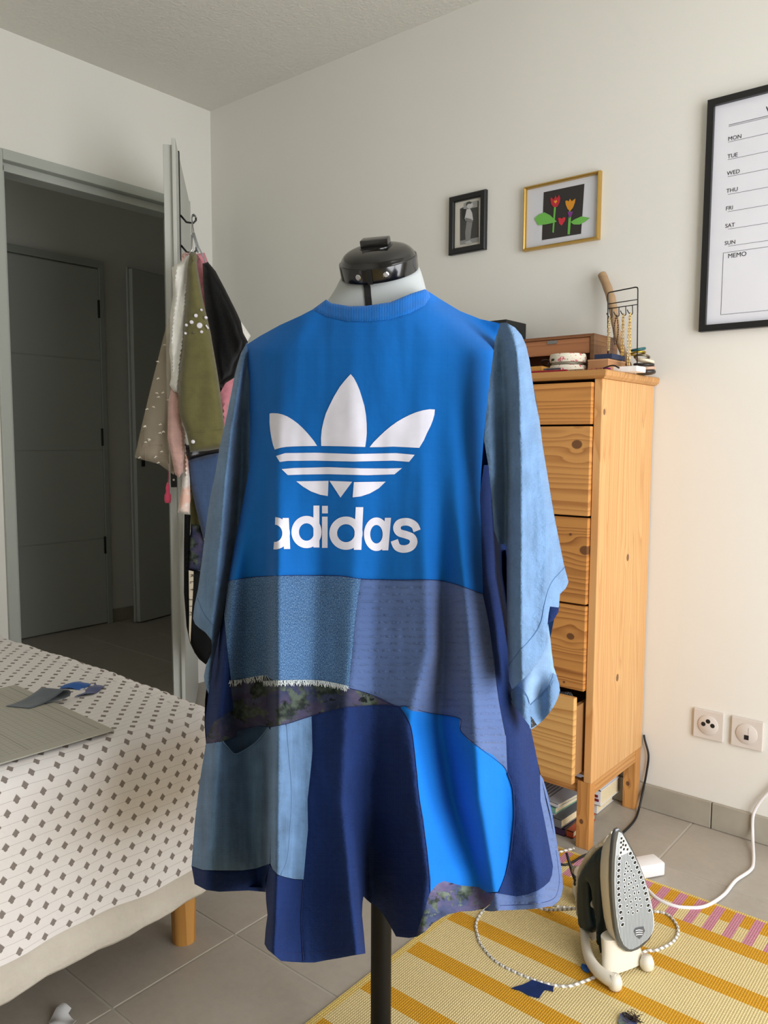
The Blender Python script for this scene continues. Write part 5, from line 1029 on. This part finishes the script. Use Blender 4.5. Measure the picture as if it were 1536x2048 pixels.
fk = C2([(405, 1093), (342, 1245), (345, 1400), (335, 1532), (390, 1528), (350, 1568), (435, 1595), (245, 1678), (305, 1658), (365, 1818), (225, 1835), (395, 1885), (362, 1895), (268, 1960)])+C3([(215, 108), (190, 130), (145, 245), (265, 240), (285, 283), (310, 200), (185, 12), (300, 62), (322, 52)])
for (x, y) in fk:
    p = at(x, y, 2.548); a = random.uniform(-.5, .5); d = (_r*math.cos(a)+_u*math.sin(a)); mk('silver_fleck', *tube([p-d*.005, p-d*.001, p+d*.001+_u*.003, p+d*.005], [.0008, .0016, .0016, .0008], 5), plain('silver_fleck', (236, 230, 216), .3) if 'silver_fleck' not in bpy.data.materials else bpy.data.materials['silver_fleck'], tl)
cloth('dusty_pink_jumper', [(343, 773), (355, 785), (362, 800), (364, 850), (369, 871), (367.5, 920), (366, 944), (358, 955), (350, 949), (343, 914), (335, 877), (336.7, 801.6)], 2.53, .02, m_dusty, 'dusty pink knitted sleeve hanging beside the sheer tulle skirt', step=5, edge=8)
cloth('coral_print_garment', [(364, 850), (367.5, 855), (373, 885), (379.6, 957), (381, 1000), (378, 1028), (366, 1027), (355.5, 1024.5), (362, 984), (366, 952), (368, 921)], 2.56, .014, m_coral, 'white garment with coral blotches hanging below the dusty pink sleeve', step=5, edge=6)
cloth('white_blouse', C2([(625, 275), (560, 335), (472, 385), (478, 500), (483, 640), (465, 760), (455, 850), (458, 1000), (448, 1150), (462, 1260), (465, 1390), (450, 1455), (490, 1520), (535, 1530), (548, 1400), (552, 1280), (580, 1100), (590, 950), (606, 800), (612, 600), (625, 400), (640, 290)]), 2.52, .03, m_white, 'white crinkled blouse hanging left of the olive jacket', step=4, ripple=.009, lam=5.5, edge=9, dirx=.15)
cloth('pink_collar', C2([(560, 330), (565, 265), (590, 247), (640, 255), (630, 275), (600, 285), (575, 325)]), 2.58, .01, m_dusty, 'pink padded shoulder peeping above the white blouse', step=4, edge=5)
ol = cloth('olive_jacket', C2([(635, 255), (690, 245), (703, 300), (697, 345), (740, 600), (775, 770), (820, 960), (880, 1300), (910, 1500), (950, 1820), (940, 2000), (930, 2030), (800, 2055), (640, 2068), (620, 1960), (600, 1880), (545, 1740), (535, 1600), (550, 1350), (580, 1000), (606, 700), (612, 400)]), 2.49, .045, m_olive, 'olive green jacket sleeve set with gems and a pearl button', ripple=.0025, lam=14, edge=16, step=5)
relo = lambda x, y: at(x, y, 2.443)
m_gem = plain('crystal_gem', (226, 222, 230), .08, spec=.8, coat=1); m_mount = plain('gem_mount', (120, 108, 116), .35, metal=.8)
for x, y, r_ in [(740, 772, 12), (690, 824, 18), (781, 842, 15), (650, 883, 18), (603, 910, 13), (723, 914, 27), (742, 972, 15), (595, 985, 12), (669, 981, 9)]:
    (px, py), rr = C2([(x, y)])[0], r_/4.55*2.45/F; p = relo(px, py); mk('gem', *loft([ell(p-_fw*h, _r, _u, rr*k, rr*k, 14) for h, k in ((-.004, 1), (0, 1.0), (.0025, .8), (.0035, .35))]), m_gem if r_ > 10 else m_mount, ol, smooth=True, sharp=30)
p = relo(*C2([(795, 928)])[0]); mk('gem', *xf(box(-.007, .007, -.0025, .0025, -.003, .003, .001), frame3(p, _r*.6-_u*.8, _r*.8+_u*.6, _fw)), m_gem, ol)
p = relo(386, 883.5); mk('pearl_button', *loft([ell(p-_fw*h, _r, _u, .0062*k, .0062*k, 18) for h, k in ((-.003, 1), (.001, 1), (.003, .7), (.0036, .2))]), m_gem, ol, smooth=True)
mk('cuff_seam', *tube([tuple(relo(x, y)) for x, y in ((375, 864), (390, 864.5), (410, 863), (428, 861), (447, 859))], .0009, 5), m_olive, ol)
cloth('leather_waistband', C3([(480, 150), (700, 130), (770, 150), (745, 205), (640, 225), (560, 247), (500, 266), (490, 200)]), 2.56, .012, m_leath, 'shiny black leather waistband below the olive jacket', edge=6, step=4)
cloth('blue_shirt', C3([(498, 262), (560, 245), (640, 225), (745, 198), (790, 330), (760, 520), (720, 700), (660, 880), (640, 865), (618, 835), (560, 600), (518, 400)]), 2.575, .03, m_blu2, 'dusty blue chambray shirt hanging beside the pale sleeve', ripple=.002)
cloth('khaki_garment', C3([(516, 400), (540, 470), (575, 640), (620, 850), (640, 880), (600, 880), (525, 780), (522, 600)]), 2.62, .01, m_olive, 'khaki strip of cloth below the blue shirt', edge=5, step=4)
cloth('floral_cloth', C3([(530, 738), (575, 742), (600, 745), (628, 862), (600, 1085), (550, 1082), (505, 1075), (508, 960), (515, 870), (525, 800)]), 2.60, .012, m_floral, 'dark floral cloth hanging under the khaki strip', edge=6, step=4)
bag = cloth('black_bag', C3([(480, 665), (525, 668), (520, 870), (512, 1075), (605, 1088), (640, 1300), (700, 1560), (690, 1700), (640, 1785), (590, 1745), (555, 1695), (520, 1620), (495, 1500), (476, 1250), (476, 900)]), 2.60, .02, plain('black_canvas', (7, 7, 8), .8, spec=.2, bump=.2), 'black tote bag with a lettered strap hanging lowest on the door', 'bag', edge=10, step=5)
mk('strap', *prism([(p[0], p[1]) for p in C3([(512, 1082), (548, 1090), (546, 1200), (535, 1400), (524, 1622), (514, 1560), (516, 1400), (514, 1250)])], lambda x, y, d: tuple(at(x, y, d)), 2.566, 2.570), plain('cream_webbing', (206, 194, 170), .8), bag)
for ch, py in (('R', 1152), ('L', 1166), ('Y', 1180), ('J', 1202), ('I', 1215), ('M', 1227)):
    V, Fc = text_mesh(ch, .017); p = at(381.4-(py-1150)*.025, py-4, 2.563); mk('lettering', [tuple(p-_u*v[0]+_r*v[1]-_fw*v[2]) for v in V], Fc, m_ink, bag)
# keys with tassel on the door handle
ky = thing('key_tassel', 'pink tassel charm hanging from the door lock', 'keyring', tuple(at(337, 940, 2.60)))
mk('cord', *tube([at(337, 942, 2.60), at(337, 955, 2.60), at(335, 968, 2.60)], .0012, 6), plain('pink_cord', (150, 50, 70), .8), ky)
mk('tassel', *loft([ell(at(335.5, y, 2.60), _r, _fw, rr, rr, 14) for y, rr in ((965, .003), (975, .007), (985, .006), (990, .011), (1000, .011), (1006, .009))]), fabric('pink_tassel', (190, 66, 92), .2).m, ky, smooth=True)

# ------------------------------------------------------------------ iron and cables on the rug
def braid(name, pts, r, ca, cb, label, z=.006, cat='cable', group=None, k=70, zs=None):
    P = [fl(x, y, z) for x, y in pts]
    if zs:
        for p, dz in zip(P, zs): p[2] += dz
    P = spline([tuple(p) for p in P], 8); V, Fc = tube(P, r, 8); L = np.concatenate([[0], np.cumsum(np.linalg.norm(np.diff(np.array(P), axis=0), axis=1))]); uv = np.array([(L[i//8], (i % 8)/8) for i in range(len(V))])
    t = NT('cable_'+name, .6); x, y, _ = t.sep(t.coord('UV'))
    if cb: t.col(t.mix(t.math('LESS_THAN', t.math('FRACT', t.math('ADD', t.math('MULTIPLY', x, k), t.math('ABSOLUTE', t.math('SUBTRACT', y, .5)))), .42), s2l(ca), s2l(cb))); t.bump(t.math('SINE', t.math('MULTIPLY', x, 900)), .5, .001)
    else: t.col(s2l(ca))
    return tag(mk(name, V, Fc, t.m, smooth=True, uv=uv, loc=P[0]), label, cat, group)
braid('iron_cord', [(1152.6, 1855), (1119.5, 1836), (1088, 1819), (1040, 1812), (985, 1814), (964, 1824), (952, 1848), (955, 1870), (962, 1890), (991, 1923), (1037, 1948), (1086, 1966), (1132, 1973), (1165, 1964), (1190, 1954), (1215, 1942), (1235, 1925), (1270, 1912), (1293, 1902), (1314, 1900), (1347, 1882), (1356, 1857), (1339, 1832), (1314, 1823.5), (1260, 1822), (1190, 1824), (1150, 1817), (1110, 1812), (1080, 1795), (1085, 1745), (1100, 1712), (1119.5, 1704), (1148, 1697)], .0034, (222, 220, 212), (150, 142, 128), 'grey and white braided cord of the iron looping over the rug', zs=[.045, .02, 0]+[0]*30)
m_wp = plain('white_plastic', (234, 232, 232), .35)
A = fl(1297.5, 1782, .005)
P = [fl(x, y, .006) for x, y in ((1290, 1776), (1297.5, 1782), (1314, 1797), (1339, 1809), (1368, 1815), (1409, 1813), (1446.6, 1790.5), (1471, 1761.5), (1500, 1741), (1507, 1722))]+[pl(x, y, 1, -.012-d) for x, y, d in ((1505.5, 1674.5, .02), (1506, 1633, .006), (1517, 1608, .002), (1536, 1585, .0), (1560, 1560, 0))]
tag(mk('white_cable', *tube(spline([tuple(p) for p in P], 8), .0042, 10), m_wp, smooth=True, loc=P[0]), 'thick white power cable running from the adapter across the rug and up the wall', 'cable')
tag(mk('black_cable', *tube(spline([tuple(p) for p in [pl(1288, 1470, 1, -.008), pl(1290, 1481, 1, -.008), pl(1297, 1510, 1, -.008), pl(1293.6, 1542, 1, -.008), pl(1285.4, 1584, 1, -.016), fl(1277, 1621, .006), fl(1268, 1642, .004), fl(1247, 1664, .004), fl(1215, 1690, .004), fl(1190, 1700, .006)]], 8), .0032, 8), plain('black_rubber', (18, 17, 17), .5), smooth=True, loc=(2.0, -.01, .2)), 'black cable coming down behind the chest of drawers to the floor', 'cable')
P = [fl(1175, 1708, .008), fl(1164, 1713, .008), fl(1145.6, 1724, .008), fl(1131.6, 1729.5, .008), fl(1118, 1728, .008)]
tag(mk('black_lead', *tube(spline([tuple(p) for p in P], 6), .003, 8), bpy.data.materials['black_rubber'], smooth=True, loc=P[0]), 'short black lead on the pink checked border left of the iron', 'cable')
def obox(name, pa, pb, wid, h, mat, label, cat, z=.005, bev=.004, group=None):
    a, b = fl(*pa, z), fl(*pb, z); d = b-a; L0 = np.linalg.norm(d); d /= L0; n_ = np.array([-d[1], d[0], 0]); fn = lambda x, y, zz_: tuple(a+d*x+n_*y+np.array([0, 0, zz_+.0012]))
    return tag(mk(name, *xf(box(0, L0, -wid/2, wid/2, 0, h, bev), fn), mat, smooth=True, sharp=35, loc=a), label, cat, group), fn, L0
ps_, fn, L0 = obox('power_strip', (1150, 1800), (1204, 1800), .062, .035, m_wp, 'white power strip half hidden behind the iron', 'power strip')
ad_, fn2, L2 = obox('power_adapter', (1262, 1752), (1318, 1742), .048, .034, m_wp, 'white block power adapter lying on the tiles behind the iron', 'adapter', z=.001)
mk('cable_boot', *tube([fn2(L2-.001, 0, .02), fn2(L2+.008, 0, .02)], [.006, .0045], 12), m_wp, ad_)
P = [fn(.005, .0, .038), fn(.004, .0, .050), fn(-.004, .01, .062), fn(-.012, .02, .085), fn(-.016, .03, .10)]
tag(mk('black_plug', *tube(P, [.010, .009, .0055, .0035, .003], 10), bpy.data.materials['black_rubber'], smooth=True, loc=P[0]), 'black plug standing in the power strip left of the iron', 'plug')
# iron
IN = np.array([.91, -.41, 0]); IN /= np.linalg.norm(IN); IW = np.array([-IN[1], IN[0], 0])
I5 = lambda pts: zz(1100, 1620, 5.389, pts)
O = fl(*I5([(880, 1535)])[0], .046); O0 = np.array([O[0], O[1], 0])
def on_sole(pt, off=0):
    d = _fw+_r*(pt[0]-768)/F-_u*(pt[1]-1024)/F; tt = ((O0+IN*off-CAM)@IN)/(d@IN); p = CAM+d*tt; return (p-O0)@IW, p[2]
def on_side(pt, woff=0.0):
    d = _fw+_r*(pt[0]-768)/F-_u*(pt[1]-1024)/F; tt = ((O0+IW*woff-CAM)@IW)/(d@IW); p = CAM+d*tt; return -((p-O0)@IN), p[2]
so_px = [(715, 215), (745, 202), (775, 225), (840, 330), (900, 440), (960, 570), (1020, 720), (1070, 880), (1105, 1020), (1128, 1150), (1132, 1250), (1115, 1330), (1080, 1400), (1020, 1460), (950, 1510), (880, 1535), (820, 1530), (770, 1490), (735, 1420), (705, 1300), (685, 1150), (665, 950), (658, 750), (662, 550), (680, 350), (695, 260)]
so = [on_sole(p) for p in I5(so_px)]
wc = float(np.mean([q_[0] for q_ in so])); 
IP = lambda w_, h, b: tuple(O0+IW*w_-IN*b+np.array([0, 0, h]))
iron = thing('steam_iron', 'cream and dark teal steam iron standing on its heel on the rug, silver soleplate showing', 'iron', O0)
m_cream = plain('cream_plastic', (222, 214, 196), .35, coat=.2); m_rim = plain('grey_metal_rim', (104, 108, 112), .3, metal=.7); m_teal = plain('dark_teal_plastic', (8, 34, 42), .4); m_silver_holes = plain('hole_black', (20, 22, 24), .5)
ring = lambda sc, b, hc=.17: [IP(wc+(w_-wc)*sc, hc+(h-hc)*(1-(1-sc)*.45-(b*6.5 if h > hc and b > .01 else 0)), b) for w_, h in so]
mk('soleplate', *loft([ring(.97, 0), ring(1, .002), ring(1.0, .007), ring(.97, .009)]), m_rim, iron, smooth=True, sharp=40)
t = NT('ribbed_soleplate', .32, .6); t.b.inputs['Metallic'].default_value = .15; x, y, _ = t.sep(t.coord('UV')); st = t.math('MULTIPLY', t.math('GREATER_THAN', t.math('FRACT', t.math('MULTIPLY', x, 1/.0039)), .52), t.math('LESS_THAN', y, .265))
t.col(t.mix(t.math('MULTIPLY', st, .8), s2l((182, 190, 196)), s2l((84, 92, 98)))); m_sole = t.m
inn = [on_sole(p) for p in I5([(745, 235), (775, 250), (830, 350), (900, 475), (955, 600), (1010, 740), (1055, 880), (1090, 1030), (1112, 1160), (1115, 1250), (1095, 1330), (1040, 1400), (960, 1465), (890, 1500), (850, 1500), (800, 1460), (765, 1380), (740, 1280), (720, 1130), (705, 950), (700, 750), (705, 550), (722, 350)])]
V = [IP(w_, h, -.0004) for w_, h in inn]; fp = mk('sole_face', V, [tuple(range(len(V)))], m_sole, iron, uv=np.array(inn))
V = [IP((w_-wc)*1.03+wc, h, -.0001) for w_, h in inn]; mk('white_rim', V, [tuple(range(len(V)))], plain('rim_white', (222, 226, 228), .4), iron)
tp_ = [on_sole(p) for p in I5([(758, 280), (778, 268), (800, 300), (845, 400), (862, 445), (800, 475), (742, 495), (748, 380)])]
V = [IP(w_, h, -.0007) for w_, h in tp_]; mk('tip_plate', V, [tuple(range(len(V)))], plain('tip_white', (226, 226, 216), .4), iron)
H1 = [(768, 303), (790, 332), (763, 348), (784, 373), (812, 378), (762, 400), (793, 420), (832, 422), (760, 457)]
H2 = [(745, 520), (740, 582), (737, 648), (735, 712), (734, 780), (735, 845), (738, 908), (744, 970), (750, 1035), (758, 1100), (768, 1165), (778, 1232), (863, 465), (888, 512), (912, 563), (935, 615), (957, 668), (978, 722), (997, 780), (1012, 838), (1027, 895), (1042, 960), (1055, 1025), (1068, 1080)]
H3 = [(820, 573), (812, 627), (846, 605), (835, 658), (803, 688), (872, 655), (850, 730), (897, 703), (798, 752), (871, 780), (845, 795), (918, 762), (800, 823), (893, 835), (937, 820), (848, 858), (803, 888), (906, 895), (952, 885), (855, 925), (814, 960), (919, 955), (965, 957), (868, 985), (827, 1032), (928, 1020), (978, 1030), (875, 1050), (840, 1100), (889, 1108), (939, 1085)]
def disc(w_, h, rx, ry, b0): return [IP(w_+rx*math.cos(a), h+ry*math.sin(a), b0) for a in np.linspace(0, 2*PI, 15)[:-1]]
for hs, rx, ry, rim_ in ((H1, .0026, .0028, 0), (H2, .0040, .0035, 1), (H3, .0021, .0026, 1)):
    for q_ in hs:
        w_, h = on_sole(I5([q_])[0])
        if rim_: mk('hole_rim', disc(w_, h, rx+.0014, ry+.0014, -.0009), [tuple(range(14))], bpy.data.materials['rim_white'], fp)
        mk('steam_hole', disc(w_, h, rx, ry, -.0012), [tuple(range(14))], m_silver_holes, fp)
sh = [on_sole(p) for p in I5([(900, 1300), (915, 1270), (955, 1258), (1005, 1252), (1018, 1300), (1000, 1345), (960, 1390), (915, 1350)])]
V = [IP(w_, h, -.0010) for w_, h in sh]; mk('sole_badge', V, [tuple(range(len(V)))], plain('badge_grey', (82, 86, 92), .5), fp)
for k in range(3):
    ln = [on_sole(p) for p in I5([(918, 1292+k*24), (955, 1284+k*24), (995, 1290+k*22), (995, 1297+k*22), (955, 1293+k*24), (920, 1300+k*24)])]; mk('badge_stripe', [IP(w_, h, -.0014) for w_, h in ln], [tuple(range(6))], bpy.data.materials['rim_white'], fp)
mk('body_shell', *loft([ring(.97, .009), ring(.985, .012), ring(.97, .026), ring(.86, .040), ring(.66, .050), ring(.3, .054)]), m_cream, iron, smooth=True, sharp=50)
def slab(pxs, tk, nm, mat, par, w0=0):
    poly = [on_side(p, wc+w0) for p in I5(pxs)]; v, f, nb = cdt([(b*1000, h*1000) for b, h in poly], 6); v = v/1000
    bd = bdist(v*1000, [(b*1000, h*1000) for b, h in poly]); tkv = tk*np.sqrt(np.clip(bd/9, .0, 1))*.55+tk*.45
    n0 = len(v); V = [IP(wc+w0+tkv[i], v[i][1], v[i][0]) for i in range(n0)]+[IP(wc+w0-tkv[i], v[i][1], v[i][0]) for i in range(n0)]
    ar = [(v[q_[1]][0]-v[q_[0]][0])*(v[q_[2]][1]-v[q_[0]][1])-(v[q_[1]][1]-v[q_[0]][1])*(v[q_[2]][0]-v[q_[0]][0]) for q_ in f]
    f = [q_ if a > 0 else q_[::-1] for q_, a in zip(f, ar)]; ed = {}
    for q_ in f:
        for i in range(3): ed[(q_[i], q_[(i+1) % 3])] = 1
    Fc = [q_[::-1] for q_ in f]+[tuple(i+n0 for i in q_) for q_ in f]+[(a, b, b+n0, a+n0) for a, b in ed if (b, a) not in ed]
    return mk(nm, V, Fc, mat, par, smooth=True, sharp=45)
slab([(690, 300), (690, 225), (640, 270), (560, 340), (480, 400), (430, 450), (380, 530), (345, 600), (320, 680), (312, 800), (308, 950), (320, 1100), (345, 1240), (380, 1330), (440, 1340), (480, 1400), (470, 1310), (400, 1260), (365, 1240), (354, 1150), (344, 1000), (346, 850), (358, 720), (380, 650), (425, 580), (485, 500), (545, 430), (600, 380), (640, 360)], .017, 'handle_back', m_cream, iron)
hd = slab([(604, 378), (540, 430), (480, 500), (420, 580), (375, 650), (352, 720), (340, 850), (338, 1000), (350, 1150), (362, 1250), (430, 1290), (490, 1312), (514, 1250), (490, 1180), (472, 1050), (466, 900), (462, 800), (475, 775), (495, 830), (503, 900), (505, 980), (530, 1050), (545, 1200), (550, 1400), (575, 1530), (600, 1400), (600, 1200), (600, 1000), (602, 800), (604, 550)], .020, 'handle', m_teal, iron)
mk('spray_nozzle', *tube([tuple(at(*I5([(265, 640)])[0], 1.80)), tuple(at(*I5([(300, 660)])[0], 1.79))], [.009, .011], 16), plain('taupe_plastic', (150, 138, 122), .4), iron, smooth=True, sharp=40)
mk('cord_guard', *tube([IP(wc, .095, .105), IP(wc, .088, .135)], [.009, .008], 14), m_cream, iron, smooth=True, sharp=40)
# heel: swept foot from the handle round to the two feet
fL = fl(*I5([(700, 1850)])[0], .021); fR = fl(*I5([(1045, 1640)])[0], .021)
hpth = [IP(wc, on_side(I5([(365, 1260)])[0], wc)[1], on_side(I5([(365, 1260)])[0], wc)[0])]
h0 = hpth[0][2]
for i, p in enumerate(((378, 1400), (400, 1520), (445, 1640), (525, 1740), (620, 1810))): hpth.append(tuple(fl(*I5([p])[0], h0+(.021-h0)*[.22, .42, .62, .80, .93][i])))
hpth.append(tuple(fL))
mk('heel_loop', *tube(spline(hpth, 6), [.0085+.006*(i/36) for i in range(37)], 14), m_cream, iron, smooth=True, sharp=60)
hb = [ring(.97, .006)]
heelr = []
for h, ww, b0, b1 in ((.004, .052, -.004, .035), (.012, .054, -.002, .03), (.028, .050, .0, .036), (.048, .046, .006, .042), (.075, .046, .010, .046)):
    heelr.append([IP(wc+ww*math.cos(a)*(abs(math.cos(a))**-.35 if abs(math.cos(a)) > .05 else 1), h, (b0+b1)/2+(b1-b0)/2*math.sin(a)) for a in np.linspace(0, 2*PI, 33)[:-1]])
mk('heel', *loft(heelr[1:]), m_cream, iron, smooth=True, sharp=50)
for p in (fL, fR): mk('heel_foot', *loft([ell((p[0], p[1], z), (1, 0, 0), (0, 1, 0), r_, r_, 20) for z, r_ in ((.0065, .011), (.012, .014), (.022, .0145), (.034, .010))]), m_cream, iron, smooth=True)
# offcuts and litter
scrap('fabric_scrap', zz(900, 1600, 2.415, [(295, 913), (350, 895), (400, 872), (450, 888), (500, 903), (498, 930), (470, 922), (455, 925), (430, 962), (380, 948), (340, 925)]), .0055, m_navy, 'dark navy fabric offcut under the iron cord on the rug', .002, group='fabric offcuts')
scrap('fabric_scrap', zz(900, 1600, 2.415, [(636, 795), (660, 802), (676, 828), (668, 838), (645, 828), (632, 810)]), .0055, m_sb, 'tiny blue fabric offcut beside the iron on the rug', .004, group='fabric offcuts')
scrap('fabric_scrap', zz(900, 1600, 2.415, [(822, 1040), (848, 1030), (870, 1045), (900, 1070), (910, 1110), (820, 1110), (812, 1075)]), .0055, m_floral2, 'faded violet fabric offcut with black threads at the bottom of the rug', .003, group='fabric offcuts')
parts = []
for k in range(16):
    c = np.array(fl(1262+random.uniform(-9, 14), 2038+random.uniform(-5, 7), .0065)); parts.append(tube(spline([tuple(c+np.array([random.uniform(-.014, .014), random.uniform(-.012, .012), random.uniform(0, .006)])) for _ in range(4)], 4), .0006, 4))
tag(mk('thread_tangle', *join(*parts), plain('brown_thread', (44, 30, 26), .9), loc=fl(1262, 2038, .006)), 'small tangle of dark threads on the violet offcut', 'thread', kind='stuff')
scrap('crumpled_tissue', zz(0, 1650, 2.743, [(265, 1092), (310, 1035), (345, 1012), (392, 1030), (375, 1050), (420, 1080), (400, 1120), (330, 1130), (270, 1130)]), 0, plain('white_tissue', (206, 206, 206), .9), 'crumpled white tissue paper on the tiles below the bed', .014, cat='paper')
